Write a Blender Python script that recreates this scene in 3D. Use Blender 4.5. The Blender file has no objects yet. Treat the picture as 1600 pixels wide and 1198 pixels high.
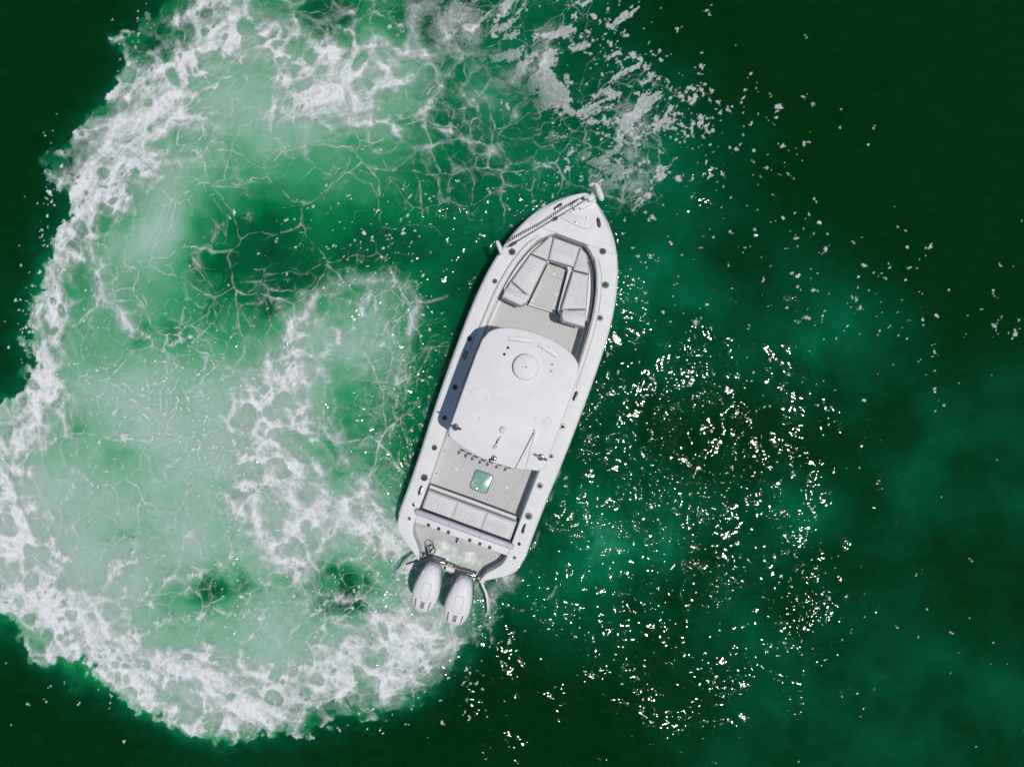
import bpy, bmesh, math, random
import numpy as np
from mathutils import Vector, Matrix

# ------------------------------------------------------------------ camera, sky, sun, exposure
CAM_H = 14.6                       # metres above the sea, looking straight down
FPX = 1067.0                       # focal length in units of the 1600-wide frame
sc = bpy.context.scene
cam_d = bpy.data.cameras.new('camera')
cam = bpy.data.objects.new('camera', cam_d); sc.collection.objects.link(cam)
cam.location = (0, 0, CAM_H); cam.rotation_euler = (0, 0, 0)
cam_d.sensor_fit = 'HORIZONTAL'; cam_d.sensor_width = 36.0; cam_d.lens = 36.0*FPX/1600.0
cam_d.clip_end = 20000.0
sc.camera = cam

SUN_AZ = math.radians(-24.0)       # direction the sun stands in, from +X towards +Y
SUN_EL = math.radians(75.5)
SUN_DIR = Vector((math.cos(SUN_EL)*math.cos(SUN_AZ), math.cos(SUN_EL)*math.sin(SUN_AZ), math.sin(SUN_EL)))
world = bpy.data.worlds.new('World'); sc.world = world; world.use_nodes = True
wn = world.node_tree; wn.nodes.clear()
sky = wn.nodes.new('ShaderNodeTexSky'); sky.sky_type = 'NISHITA'; sky.sun_disc = False
sky.sun_elevation = SUN_EL; sky.sun_rotation = math.pi/2 - SUN_AZ
sky.air_density = 1.0; sky.dust_density = 0.0; sky.ozone_density = 1.5
bg = wn.nodes.new('ShaderNodeBackground'); bg.inputs['Strength'].default_value = 0.062
wo = wn.nodes.new('ShaderNodeOutputWorld')
wn.links.new(sky.outputs[0], bg.inputs['Color']); wn.links.new(bg.outputs[0], wo.inputs['Surface'])
sun_d = bpy.data.lights.new('sun', 'SUN'); sun_d.energy = 2.72; sun_d.angle = math.radians(0.53); sun_d.color = (1.0, 0.945, 0.88)
sun = bpy.data.objects.new('sun', sun_d); sc.collection.objects.link(sun)
sun.rotation_euler = SUN_DIR.to_track_quat('Z', 'Y').to_euler(); sun.location = SUN_DIR*60
sc.view_settings.view_transform = 'Standard'; sc.view_settings.look = 'None'
sc.view_settings.exposure = 0.0; sc.view_settings.gamma = 1.0; sc.view_settings.use_curve_mapping = False
sc.cycles.use_denoising = True
sc.cycles.max_bounces = 8; sc.cycles.transparent_max_bounces = 12
try: sc.cycles.denoising_input_passes = 'RGB_ALBEDO_NORMAL'; sc.cycles.denoising_prefilter = 'ACCURATE'
except Exception: pass
COL = sc.collection

# ------------------------------------------------------------------ material helpers
class NT:
    def __init__(s, name):
        s.m = bpy.data.materials.new(name); s.m.use_nodes = True; s.t = s.m.node_tree; s.t.nodes.clear()
        s.out = s.n('ShaderNodeOutputMaterial')
    def n(s, typ, **kw):
        nd = s.t.nodes.new(typ)
        for k, v in kw.items(): setattr(nd, k, v)
        return nd
    def put(s, sock, v):
        if isinstance(v, bpy.types.NodeSocket): s.t.links.new(v, sock)
        else: sock.default_value = v
    def math(s, op, a, b=0.0, c=None, clamp=False):
        nd = s.n('ShaderNodeMath', operation=op); nd.use_clamp = clamp
        s.put(nd.inputs[0], a); s.put(nd.inputs[1], b)
        if c is not None: s.put(nd.inputs[2], c)
        return nd.outputs[0]
    def mix(s, f, a, b, blend='MIX'):
        nd = s.n('ShaderNodeMix', data_type='RGBA', blend_type=blend)
        s.put(nd.inputs[0], f); s.put(nd.inputs[6], a); s.put(nd.inputs[7], b); return nd.outputs[2]
    def noise(s, vec, scale, detail=3.0, rough=.5, out='Fac', dist=0.0):
        nd = s.n('ShaderNodeTexNoise'); nd.inputs['Scale'].default_value = scale
        nd.inputs['Detail'].default_value = detail; nd.inputs['Roughness'].default_value = rough
        nd.inputs['Distortion'].default_value = dist
        if vec is not None: s.put(nd.inputs['Vector'], vec)
        return nd.outputs[out]
    def ramp(s, f, stops, interp='LINEAR'):
        nd = s.n('ShaderNodeValToRGB'); e = nd.color_ramp.elements; nd.color_ramp.interpolation = interp
        while len(e) < len(stops): e.new(.5)
        for k, (p, c) in enumerate(stops): e[k].position = p; e[k].color = (*c, 1) if len(c) == 3 else c
        s.put(nd.inputs[0], f); return nd.outputs[0]
    def attr(s, name):
        nd = s.n('ShaderNodeAttribute', attribute_name=name); return nd.outputs['Fac']
    def obj(s): return s.n('ShaderNodeTexCoord').outputs['Object']
    def bump(s, h, strength=.3, dist=.01):
        nd = s.n('ShaderNodeBump'); s.put(nd.inputs['Strength'], strength); nd.inputs['Distance'].default_value = dist
        s.put(nd.inputs['Height'], h); return nd.outputs[0]
    def bsdf(s, **kw):
        nd = s.n('ShaderNodeBsdfPrincipled')
        for k, v in kw.items(): s.put(nd.inputs[k.replace('_', ' ')], v)
        return nd
    def done(s, sh): s.t.links.new(sh.outputs[0], s.out.inputs['Surface']); return s.m

def C4(c): return (*c, 1.0)

def plain(name, col, rough=.4, metal=0.0, var=.06, scale=6.0, coat=0.0, bump=0.0, bscale=200.0):
    t = NT(name); o = t.obj()
    f = t.noise(o, scale, 5.0, .6)
    lo = tuple(c*(1-var) for c in col); hi = tuple(min(1, c*(1+var)) for c in col)
    base = t.ramp(f, [(.3, lo), (.7, hi)])
    r = t.math('MULTIPLY_ADD', t.noise(o, scale*5, 3), .22, rough-.11, clamp=True)
    b = t.bsdf(Base_Color=base, Roughness=r, Metallic=metal, Coat_Weight=coat)
    if bump: t.put(b.inputs['Normal'], t.bump(t.noise(o, bscale, 2), bump, .004))
    return t.done(b)
# ------------------------------------------------------------------ sea surface fields
# fields over the sea plane: (gx, gy) run in units of 1/73.08 m on the water, origin at the sea patch's corner
STEP = 1.6
GX0, GX1, GY0, GY1 = -150.0, 1750.0, -120.0, 1320.0
gxs = np.arange(GX0, GX1, STEP, dtype=np.float32)
gys = np.arange(GY0, GY1, STEP, dtype=np.float32)
PX, PY = np.meshgrid(gxs, gys)

_rng = np.random.RandomState(7)
_perm = _rng.permutation(256).astype(np.int32)
_perm = np.concatenate([_perm, _perm, _perm])
_ang = _rng.rand(256) * 2 * np.pi
_gvx = np.cos(_ang).astype(np.float32)
_gvy = np.sin(_ang).astype(np.float32)

def perlin(x, y, seed=0):
    xi = np.floor(x).astype(np.int32); yi = np.floor(y).astype(np.int32)
    xf = (x - xi).astype(np.float32); yf = (y - yi).astype(np.float32)
    u = xf*xf*xf*(xf*(xf*6-15)+10); v = yf*yf*yf*(yf*(yf*6-15)+10)
    def g(ix, iy, fx, fy):
        h = _perm[(_perm[(ix + seed*37) & 255] + iy + seed*91) & 255]
        return _gvx[h]*fx + _gvy[h]*fy
    a = g(xi, yi, xf, yf); b = g(xi+1, yi, xf-1, yf)
    c = g(xi, yi+1, xf, yf-1); d = g(xi+1, yi+1, xf-1, yf-1)
    return ((a*(1-u)+b*u)*(1-v) + (c*(1-u)+d*u)*v) * 1.5

def fbm(x, y, size, octv=4, seed=0, gain=0.5):
    t = 0; amp = 1; n = 0; s = 1.0/size
    for o in range(octv):
        t = t + amp*perlin(x*s + 17.3*o, y*s - 9.1*o, seed + o); n += amp; amp *= gain; s *= 2.03
    return t/n

def worley(x, y, size, seed=0):
    x = x/size; y = y/size
    xi = np.floor(x).astype(np.int32); yi = np.floor(y).astype(np.int32)
    f1 = np.full(x.shape, 9.0, np.float32); f2 = f1.copy()
    rs = np.random.RandomState(100+seed)
    rx = rs.rand(256).astype(np.float32); ry = rs.rand(256).astype(np.float32)
    for j in (-1, 0, 1):
        for i in (-1, 0, 1):
            h = _perm[(_perm[(xi+i+seed*13) & 255] + yi + j) & 255]
            d = np.hypot(xi+i+rx[h]-x, yi+j+ry[h]-y).astype(np.float32)
            m = d < f1
            f2 = np.where(m, f1, np.minimum(f2, d)); f1 = np.where(m, d, f1)
    return f1, f2

def sstep(a, b, x):
    t = np.clip((x-a)/(b-a), 0, 1); return t*t*(3-2*t)

def chart(rows):
    # coarse hand survey of the sea, one digit per 50 units; smooth interpolation between
    g = np.array([[int(c) for c in r.ljust(32, '0')] for r in rows], np.float32)/9.0
    return g

def cubic_lookup(g, x, y):
    fx = np.clip(x/50.0-0.5, 0, g.shape[1]-1.001); fy = np.clip(y/50.0-0.5, 0, g.shape[0]-1.001)
    xi = np.floor(fx).astype(np.int32); yi = np.floor(fy).astype(np.int32)
    tx = fx-xi; ty = fy-yi
    def w(t):   # b-spline weights
        return ((1-t)**3/6, (3*t**3-6*t**2+4)/6, (-3*t**3+3*t**2+3*t+1)/6, t**3/6)
    wx = w(tx); wy = w(ty); out = 0
    for j in range(4):
        yy = np.clip(yi+j-1, 0, g.shape[0]-1)
        for i in range(4):
            xx = np.clip(xi+i-1, 0, g.shape[1]-1)
            out = out + wx[i]*wy[j]*g[yy, xx]
    return out

def seg_dist(x, y, pts):
    d = np.full(x.shape, 1e9, np.float32)
    for (ax, ay), (bx, by) in zip(pts[:-1], pts[1:]):
        vx, vy = bx-ax, by-ay; L = vx*vx+vy*vy+1e-6
        t = np.clip(((x-ax)*vx+(y-ay)*vy)/L, 0, 1)
        d = np.minimum(d, (x-ax-t*vx)**2+(y-ay-t*vy)**2)
    return np.sqrt(d)

def inside(x, y, pts):
    r = np.zeros(x.shape, bool); n = len(pts)
    for k in range(n):
        (ax, ay), (bx, by) = pts[k], pts[(k+1) % n]
        if ay == by: continue
        c = ((ay > y) != (by > y)) & (x < (bx-ax)*(y-ay)/(by-ay)+ax)
        r ^= c
    return r

AER = chart([
 "00001245542442223321000000000000",
 "00013466665553334421000000000000",
 "00014677777654444322210000000000",
 "00035678878754443233210000000000",
 "00455566776654344333421100000000",
 "00456776555444344444221000000000",
 "01457874554433443333222100000000",
 "02468843233233433334421111000000",
 "04576533333333322223432112100000",
 "15577633467653222223332222221000",
 "15666666788764222223222223321000",
 "16677777887653222232222223221012",
 "26788788985442222232221122322211",
 "66688888875443322223222112212222",
 "78778888886553322222222122112222",
 "88888888887642222232322133012222",
 "88887888888877222244432232111112",
 "88888878877777722344421232111011",
 "78888645853577732233432122111001",
 "47887667867788611222221222311101",
 "03788878888874000111111232221211",
 "00267888766642000000011223221122",
 "00002565433210000000112122112222",
 "00000001100000000000012111222121"])

SOL = chart([
 "00013586545545444430",
 "00056798877656544431",
 "000588667788765555443420",
 "001899446787655554445331100",
 "019975544555555543452100",
 "069875321223344443432100",
 "0796532222212333200321",
 "08752222222221100001",
 "08653333333321000",
 "49452223466652100",
 "494333346755541000",
 "493333368744441000",
 "893333468734541000",
 "854333478744431000",
 "664333577754320000",
 "76543456777654100",
 "865454457788876321",
 "976555457645667621",
 "99865544554446762",
 "599765455667876200",
 "069986655678875000",
 "0039998888875300",
 "00005999876510",
 "000000410000"])

OUT = [(330,-104),(290,-60),(272,-40),(262,12),(228,22),(205,40),(170,44),(164,66),(178,100),(188,126),(170,150),(132,182),(84,228),(77,250),
 (80,282),(88,304),(108,314),(112,330),(80,368),(74,392),(64,430),(54,455),(48,490),(36,520),(38,560),(30,600),(16,628),(-2,642),
 (-60,690),(-112,730),(-128,800),(-110,880),(-60,925),(-20,950),(4,968),(40,1000),(68,1028),(92,1022),(122,1040),(142,1066),(172,1080),(200,1106),(244,1110),
 (262,1130),(300,1146),(342,1160),(372,1155),(420,1130),(480,1146),(540,1136),(592,1142),(622,1115),(660,1105),(690,1070),
 (704,1024),(718,992),(770,1000),(800,955),(850,860),(930,700),(1000,420),(1050,320),(1118,205),(1070,140),(1010,110),(1024,60),(1000,0),(985,-50),(930,-92),(760,-108),(560,-98)]

# broad foam streaks and crests: (width, strength, points)
STREAKS = [
 (9,.9,[(143,392),(152,440),(165,466),(187,483),(213,515)]),(4,.8,[(213,515),(247,537),(290,533),(307,525)]),(3,.7,[(247,537),(277,573)]),
 (7,.8,[(444,560),(452,549),(464,550),(474,573),(479,613),(486,640)]),(3,.8,[(486,640),(500,655),(520,690)]),
 (11,.6,[(448,545),(462,517),(494,463),(521,443),(565,437),(612,439)]),(7,.5,[(612,439),(640,450),(650,470),(646,500),(632,545),(618,600)]),
 (6,.5,[(655,470),(640,520)]),(6,.6,[(600,510),(615,530)]),
 (10,.8,[(283,182),(310,188),(337,198)]),(5,.30,[(337,198),(360,253),(384,300),(389,344)]),(4,.28,[(350,350),(330,378),(310,398)]),
 (11,.7,[(120,210),(160,197),(213,187),(283,182)]),(9,.7,[(200,232),(240,250),(285,255),(315,248)]),
 (6,.6,[(285,100),(290,140),(288,170)]),(12,.6,[(330,25),(390,12),(420,35),(470,50),(533,80)]),(14,.6,[(560,170),(600,120),(640,60),(650,20)]),
 (9,.7,[(533,130),(545,160),(500,135)]),(8,.55,[(475,150),(478,200),(476,240)]),
 (9,.95,[(-10,905),(30,915),(67,928),(92,950),(110,957),(147,946),(158,965),(173,985),(190,994),(217,1018),(262,1040)]),
 (5,.8,[(100,955),(98,925)]),(5,.8,[(255,1122),(290,1143),(320,1132),(364,1158),(378,1142),(398,1120),(417,1112),(450,1128),(480,1150),(520,1133),(590,1138)]),
 (6,.8,[(50,1010),(80,1028),(100,1010),(140,1040),(175,1062),(205,1090),(240,1100)]),
 (6,.7,[(213,848),(204,875),(180,888),(163,921),(160,950)]),(6,.6,[(300,828),(280,871),(277,895),(230,938),(187,928)]),
 (5,.7,[(277,898),(327,893),(340,880),(364,870)]),(5,.8,[(227,973),(294,961),(340,955),(414,963),(447,961)]),(4,.5,[(227,973),(210,1000)]),
 (5,.7,[(500,985),(500,955),(512,938),(533,930)]),(4,.7,[(533,928),(573,941),(602,966)]),
 (20,.8,[(367,795),(405,815),(430,850),(460,870)]),(13,.75,[(460,870),(476,890),(474,945)]),(10,.7,[(470,875),(500,855),(520,850)]),
 (15,.7,[(395,670),(415,700),(425,740),(455,780),(500,805),(560,815),(630,830)]),(12,.7,[(425,740),(400,770),(375,800)]),
 (9,.6,[(440,590),(400,585),(370,600)]),(12,.6,[(500,660),(530,690),(545,740),(600,800)]),
 (5,.0,[(1005,124),(1040,128),(1075,165),(1108,196)]),
 (2.2,.30,[(745,982),(767,975),(793,961),(820,951),(860,931),(876,905),(882,885)]),(4,.35,[(720,998),(745,1003),(767,1001),(769,985)]),(4,.35,[(765,962),(755,975),(745,988)]),
 (5,.35,[(790,900),(775,935),(768,965)]),(2,.5,[(800,890),(803,915)]),
 (1.4,.7,[(738,485),(722,520),(702,572),(684,602)]),(1.6,.30,[(747,427),(722,448),(690,466),(655,477)]),
 (1.2,.4,[(664,560),(672,610),(668,640)]),(4,.45,[(633,560),(622,620),(612,680)]),
 (5,.6,[(700,55),(735,48),(752,40),(790,15),(815,0)]),
 (26,.55,[(700,30),(735,40),(690,60)]),(12,.6,[(860,50),(855,80),(840,105),(800,125)]),
 (16,.45,[(985,175),(1000,200),(985,240),(1005,270),(985,300)]),(6,.5,[(545,940),(500,930),(460,945)]),
 (10,.6,[(60,690),(30,700),(10,740),(5,800),(0,850)]),(8,.6,[(90,660),(60,668),(25,660)]),
 (14,.5,[(600,1080),(560,1060),(500,1055),(430,1060),(360,1075),(300,1060)]),(16,.7,[(655,985),(630,1010),(600,1040),(590,1070)]),
 (9,.7,[(640,870),(600,850),(560,835),(520,830)]),(22,.75,[(650,985),(630,960),(640,930)]),(16,.75,[(706,1000),(690,1030),(650,1060),(600,1090)]),
 (8,.5,[(790,905),(770,925),(765,950)]),(9,.5,[(780,880),(800,905)]),
]

FLECKS = [  # region boxes (x0,x1,y0,y1), how many, largest radius
 (860,1010,0,180,130,3.2),(900,1080,60,220,130,3.2),(1000,1120,110,210,150,3.6),(1080,1250,160,300,70,3.0),(1100,1300,280,400,40,2.0),(1200,1420,380,480,80,3.6),
 (1380,1480,420,620,50,1.6),(1540,1600,440,620,22,3.6),(1440,1540,520,640,18,4.5),(1180,1400,430,600,90,1.5),(970,1200,330,600,80,1.5),
 (170,215,35,110,50,1.8),(70,100,240,420,110,1.5),(25,55,450,640,120,1.4),(440,660,300,450,110,1.2),(300,420,280,400,30,1.2),
 (560,740,280,420,100,1.5),(1100,1340,600,900,50,1.2),(1280,1600,900,1180,60,1.2),(880,1000,380,560,80,1.8),(950,1060,150,330,120,3.2),
 (600,800,960,1060,70,1.4),(130,330,500,760,120,1.4),(300,420,560,800,160,1.5),(640,860,0,60,60,3.4),(820,960,180,330,70,3.0),
 (60,260,880,1060,90,1.5),(130,170,480,720,160,1.4),(300,345,520,720,200,1.5),(320,420,600,830,220,1.4),(500,650,880,1040,320,1.5),(230,300,560,660,120,1.4),(330,500,900,1000,120,1.3),(180,640,1040,1120,260,1.4),(560,690,480,700,200,1.4)]

_wx = fbm(PX, PY, 120, 4, 3); _wy = fbm(PX, PY, 120, 4, 11)
QX = PX + 34*_wx; QY = PY + 34*_wy            # gently stirred coordinates
_vx = fbm(PX, PY, 38, 3, 21); _vy = fbm(PX, PY, 38, 3, 29)
RX = QX + 6.5*_vx; RY = QY + 6.5*_vy            # more finely stirred

aer = cubic_lookup(AER, QX, QY)
aer = aer*1.0 + 0.24*fbm(QX, QY, 170, 5, 40, .55)*sstep(.03, .3, aer)*(1-.4*sstep(.8, 1, aer))
_cl = np.clip(.60+1.5*fbm(QX+30*_wy, QY, 190, 5, 160, .55), .12, 1.5)
aer = np.where(PX > 760, aer*(1+(_cl-1)*sstep(820, 1000, PX)*sstep(250, 420, PY)), aer)
aer = np.where(PX > 760, aer*(1-.10*sstep(800, 960, PX)*sstep(330, 420, PY)), aer)
_aer1 = aer
for bx, by, rx, ry, k in ((538, 925, 40, 36, -.62), (500, 915, 26, 20, -.35), (345, 905, 60, 26, -.34), (318, 925, 34, 20, -.2), (372, 425, 46, 26, -.30), (455, 430, 36, 22, -.25), (505, 32, 34, 26, -.30), (590, 395, 60, 34, -.2), (395, 345, 46, 30, -.2), (670, 30, 40, 30, -.2),
                          (200, 835, 40, 16, -.12), (190, 715, 26, 20, -.10), (240, 525, 60, 26, -.18), (120, 672, 26, 26, -.15), (420, 490, 30, 30, -.2), (330, 320, 80, 40, -.08)):
    aer = aer + .8*k*np.exp(-((QX-bx)/rx)**2-((QY-by)/ry)**2)*np.clip(1+2.2*_vx+1.5*_wy, .1, 1.6)
aer = np.maximum(np.clip(aer, 0, 1), np.minimum(_aer1, .27))
sol = cubic_lookup(SOL, QX, QY)

# signed distance to the outer foam edge, ragged by noise
_sd = seg_dist(RX, RY, OUT + OUT[:1]); _in = inside(RX, RY, OUT)
sd = np.where(_in, _sd, -_sd) + 11*fbm(PX, PY, 26, 3, 50) + 5*fbm(PX, PY, 7, 2, 55) + 36*(np.abs(fbm(PX, PY, 46, 3, 57, .5))-.16)
edge = sstep(-1.5, 3.5, sd)
rim = sstep(-2, 4, sd)*(1-sstep(10, 46, sd))*(1-sstep(560, 720, PX))
rim *= np.clip(.75+.9*fbm(QX, QY, 80, 3, 59), 0, 1)
aer = np.clip(aer, 0, 1)*(0.35+0.65*sstep(-26, 16, np.where(PX > 800, 30, sd + 7))) 
aer = np.clip(aer + .25*rim, 0, 1)
aer *= sstep(-115, -30, PY)*sstep(1315, 1215, PY)*sstep(1745, 1630, PX)*sstep(-148, -100, PX)

# cell web of the foam at four scales
SX = QX + 14*_wy + 2.2*_vx; SY = QY - 14*_wx + 2.2*_vy
f1a, f2a = worley(SX, SY, 96, 1)
f1b, f2b = worley(SX + 6*_wx, SY + 6*_wy, 46, 2)
f1c, f2c = worley(SX, SY, 24, 3)
f1d, f2d = worley(RX + 3*_vx, RY, 10.5, 4)
ga = (f2a-f1a)*96; gb = (f2b-f1b)*46; gc = (f2c-f1c)*24; gd = (f2d-f1d)*10.5
n1 = fbm(QX, QY, 70, 3, 60); n2 = fbm(RX, RY, 22, 3, 66, .45); n3 = fbm(PX, PY, 5.5, 2, 71)
n4 = fbm(QX, QY, 150, 3, 90)
aer0 = cubic_lookup(AER, QX, QY)
lines = sstep(.14, .5, aer0)*edge*(.22+.78*sstep(.12, .33, sol))*(1-.8*sstep(640, 760, PX)*sstep(330, 430, PY))
wA = np.clip(1.5+1.6*n1+.9*n2, .8, 4); wB = np.clip(1.1+1.3*n1+.8*n2, .6, 3)
webA = np.exp(-(ga/(.95+.62*wA))**1.7)*np.clip(.85+.35*n2+.3*n1, .35, 1)
webB = np.exp(-(gb/(.85+.6*wB))**1.7)*np.clip(.68+.7*n4+.4*n1+.3*n2, .1, 1)
webC = np.exp(-(gc/1.6)**1.6)*np.clip(.45+.8*n4+.6*n1+.3*n2, 0, 1)
webD = np.exp(-(gd/1.3)**1.6)*np.clip(.25+.9*n4+.6*n1, 0, 1)
mid = sstep(.14, .34, sol)*(1-sstep(.70, .9, sol))
brk = np.clip(.75+1.1*fbm(PX, PY, 13, 2, 77), .15, 1)
web = lines*brk*np.maximum(np.maximum(.90*webA, (.46+.40*mid)*webB), np.maximum((.12+.52*mid)*webC, .36*mid*webD))

_r = np.hypot(PX-620, PY-570); _t = np.arctan2(-(PY-570), -(PX-620))*430
strand = fbm(_r + 30*_wx + 10*_vx, (_t + 60*_wy)*.22, 17, 4, 170, .55)      # foam drawn out along the turn
# foam sheets: cells fill in as the survey value rises
level = sol*.92 + .24*strand + .13*n1 + .10*n4 + .07*n2 + .05*rim
cell = .46*np.clip(gb/32, 0, 1)+.24*np.clip(gc/15, 0, 1)*np.clip(.6+1.2*n4, 0, 1)+.08*np.clip(gd/7, 0, 1)+.20*np.clip(ga/75, 0, 1)
cell = cell*(1-.42*sstep(.55, .92, sol))
sheet = sstep(-.08, .58, level*1.28-cell-.14)
core = sstep(.08, .62, level*1.30-cell-.29)
f1h, f2h = worley(QX + 5*_vx, QY + 5*_vy, 44, 9)      # round openings of all sizes
hr = np.clip(.22+.5*n4+.35*n1+.10*n2, 0, .42)
hole = sstep(.07, -.03, f1h*(1+.25*n2)-hr)
f1i, f2i = worley(QX + 3*_vx, QY - 3*_vy, 19, 12)
hole = np.maximum(hole, .8*sstep(.06, -.04, f1i-np.clip(.10+.45*n4-.4*n1, 0, .36)))
sheet = sheet*(1-.62*hole*sstep(1.02, .6, level)); core = core*(1-.7*hole)*np.clip(.85+.9*strand, .25, 1.15)
milk = sstep(.10, .85, level)*np.clip(.66+.4*n1+.2*n2+.5*strand, .2, 1)     # thin film below the sheets
left = 1-sstep(620, 770, PX - .9*PY + 70*n1)
left = np.where(PY > 330, 1.0, left)
milk = milk*(.12+.88*sstep(.20, .62, aer))
sheet = sheet*(.25+.75*sstep(.12, .45, aer)); core = core*(.45+.55*sstep(.12, .4, aer)); body = np.maximum(.36*sheet+.62*core, .38*milk)
# flat raft foam towards the upper right: crisp islands strung out along the old track
raft_n = fbm(RX + .9*(PY-200), RY, 40, 5, 80, .6) + .15*n3
raft = sstep(.30, .36, raft_n*.85 + sol*.62 - .03)*.60*(.92+.10*n3)
lace_r = np.maximum(.42*webB, .36*webC)*sstep(.14, .34, sol)
body = np.maximum(body*left, np.maximum(raft, lace_r)*(1-left))
rimf = rim*(1-.75*hole)*(.56+.4*n2+.15*n3)*sstep(.0, .6, .62+.8*n2-.5*np.clip(gb/26, 0, 1)-.2*np.clip(gc/10, 0, 1))

st = np.zeros_like(PX)
for w, k, pts in STREAKS:
    xs = [p[0] for p in pts]; ys = [p[1] for p in pts]; R = 5*w+40
    j0, j1 = np.searchsorted(gys, [min(ys)-R, max(ys)+R]); i0, i1 = np.searchsorted(gxs, [min(xs)-R, max(xs)+R])
    sl = (slice(j0, j1), slice(i0, i1))
    big = min(1, w/8)
    X = PX[sl]+(8*_vx[sl]+5*n2[sl])*(.35+.65*big); Y = PY[sl]+(8*_vy[sl]-5*n2[sl])*(.35+.65*big)
    d = seg_dist(X, Y, pts)/(w*.85*(1+.9*n2[sl]+.2*n3[sl]))
    v = (.92 if w < 9.5 else .97)*k*np.exp(-np.abs(d)**1.2)*np.clip(.95+.55*n2[sl]+.12*n3[sl]-.30*np.clip(gc[sl]/12, 0, 1)*big, 0, 1.1)
    v = v*(1-.5*hole[sl]*min(1, w/14))
    if w < 6: v = v*np.clip(.35+2.2*n2[sl]+1.6*n3[sl], 0, 1.3)
    st[sl] = 1-(1-st[sl])*(1-np.clip(v, 0, 1))

fl = np.zeros_like(PX)
rs = np.random.RandomState(5)
for x0, x1, y0, y1, n, rmax in FLECKS:
    cl = rs.rand(max(3, n//9), 2)
    for k in range(int(n*(.55 if (x1 < 700 or x0 > 1080) else .8))):
        c = cl[rs.randint(len(cl))]; sp = .16 if rs.rand() < .7 else .5
        x = x0+(x1-x0)*(c[0]+rs.randn()*sp); y = y0+(y1-y0)*(c[1]+rs.randn()*sp)
        r = .7+((rmax if x0 < 1080 and y0 < 300 else rmax*.8)-.7)*rs.rand()**4; e = 1+.7*rs.rand(); an = rs.rand()*3.1
        i0, i1 = np.searchsorted(gxs, [x-2.6*r-3, x+2.6*r+3]); j0, j1 = np.searchsorted(gys, [y-2.6*r-3, y+2.6*r+3])
        if i1-i0 < 2 or j1-j0 < 2: continue
        sl = (slice(j0, j1), slice(i0, i1))
        dx = PX[sl]-x; dy = PY[sl]-y
        a = (dx*math.cos(an)+dy*math.sin(an))/e; b = -dx*math.sin(an)+dy*math.cos(an)
        d = np.sqrt(a*a+b*b)/r*(1+1.0*n2[sl]+1.2*n3[sl])
        fl[sl] = np.maximum(fl[sl], (.62 if rmax > 1.7 else .85)*sstep(1.25, .7, d))

foam = np.maximum(np.maximum(body, web), rimf)*edge
foam = 1-(1-np.clip(foam, 0, 1))*(1-np.clip(st, 0, 1)*np.maximum(edge, sstep(690, 740, PX)))
bub = np.clip(gd/5.0, 0, 1); bub2 = np.clip(gc/11.0, 0, 1)
foam = foam*(1-.14*bub*sstep(.25, .6, sol)-.10*bub2*sstep(.3, .7, sol))
foam = np.clip(foam*(1+.16*n3)*(.90+.16*sstep(.25, .7, foam)), 0, 1)
foam = np.maximum(foam, fl)

hull_d = seg_dist(PX, PY, [(632,800),(690,610),(745,455),(805,375),(905,300),(950,345),(968,430),(945,540),(900,660),(835,850),(800,900)])
def blob(x, y, rx, ry): return np.exp(-((PX-x)/rx)**2-((PY-y)/ry)**2)
chop = .10 + 1.15*blob(1000, 850, 190, 150) + .48*blob(1000, 590, 150, 130) + 3.2*blob(640, 600, 75, 150) + .5*blob(1230, 880, 190, 240) \
     + .55*blob(330, 1180, 420, 110) + .35*blob(1120, 300, 90, 60) + .8*blob(760, 960, 120, 80) + 1.8*blob(770, 335, 90, 40) + .5*blob(900, 1120, 300, 120) \
     + .35*sstep(.3, .7, aer)
chop = chop + .7*np.exp(-(hull_d/26)**2) + 1.1*blob(1075, 680, 130, 110) + .45*blob(1120, 1020, 200, 120)
chop = np.clip(chop, 0, 3.0)*(1-.55*sstep(.3, .8, foam))
wl = .28*np.exp(-(hull_d/3.2)**2)*np.clip(.25+1.5*n2+.8*n1, 0, 1)
foam = np.maximum(foam, wl)
hue = sstep(560, 860, PX)
# slow swell, wake ridges and churn as real height (metres)
swell = .030*fbm(PX+.5*PY, PY*1.2, 150, 2, 120) + .034*chop*fbm(PX*1.25, PY*.8, 60, 3, 130, .55) + .085*np.clip(chop, .3, 1)*sstep(700, 900, PX+.5*PY-250)*fbm(PX, PY*.8, 120, 2, 133) + .012*chop*fbm(PX, PY, 20, 2, 140)
churn = sstep(.35, .9, sol)*(.35+.65*rim)
swell = swell + .09*churn*np.abs(fbm(QX, QY, 34, 4, 150, .55)) + .05*np.clip(st, 0, 1)*sstep(700, 850, PY)*sstep(760, 640, PX)
# ------------------------------------------------------------------ sea
def sea_x(px): return (px-800.0)*CAM_H/FPX
def sea_y(py): return (599.0-py)*CAM_H/FPX

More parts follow.
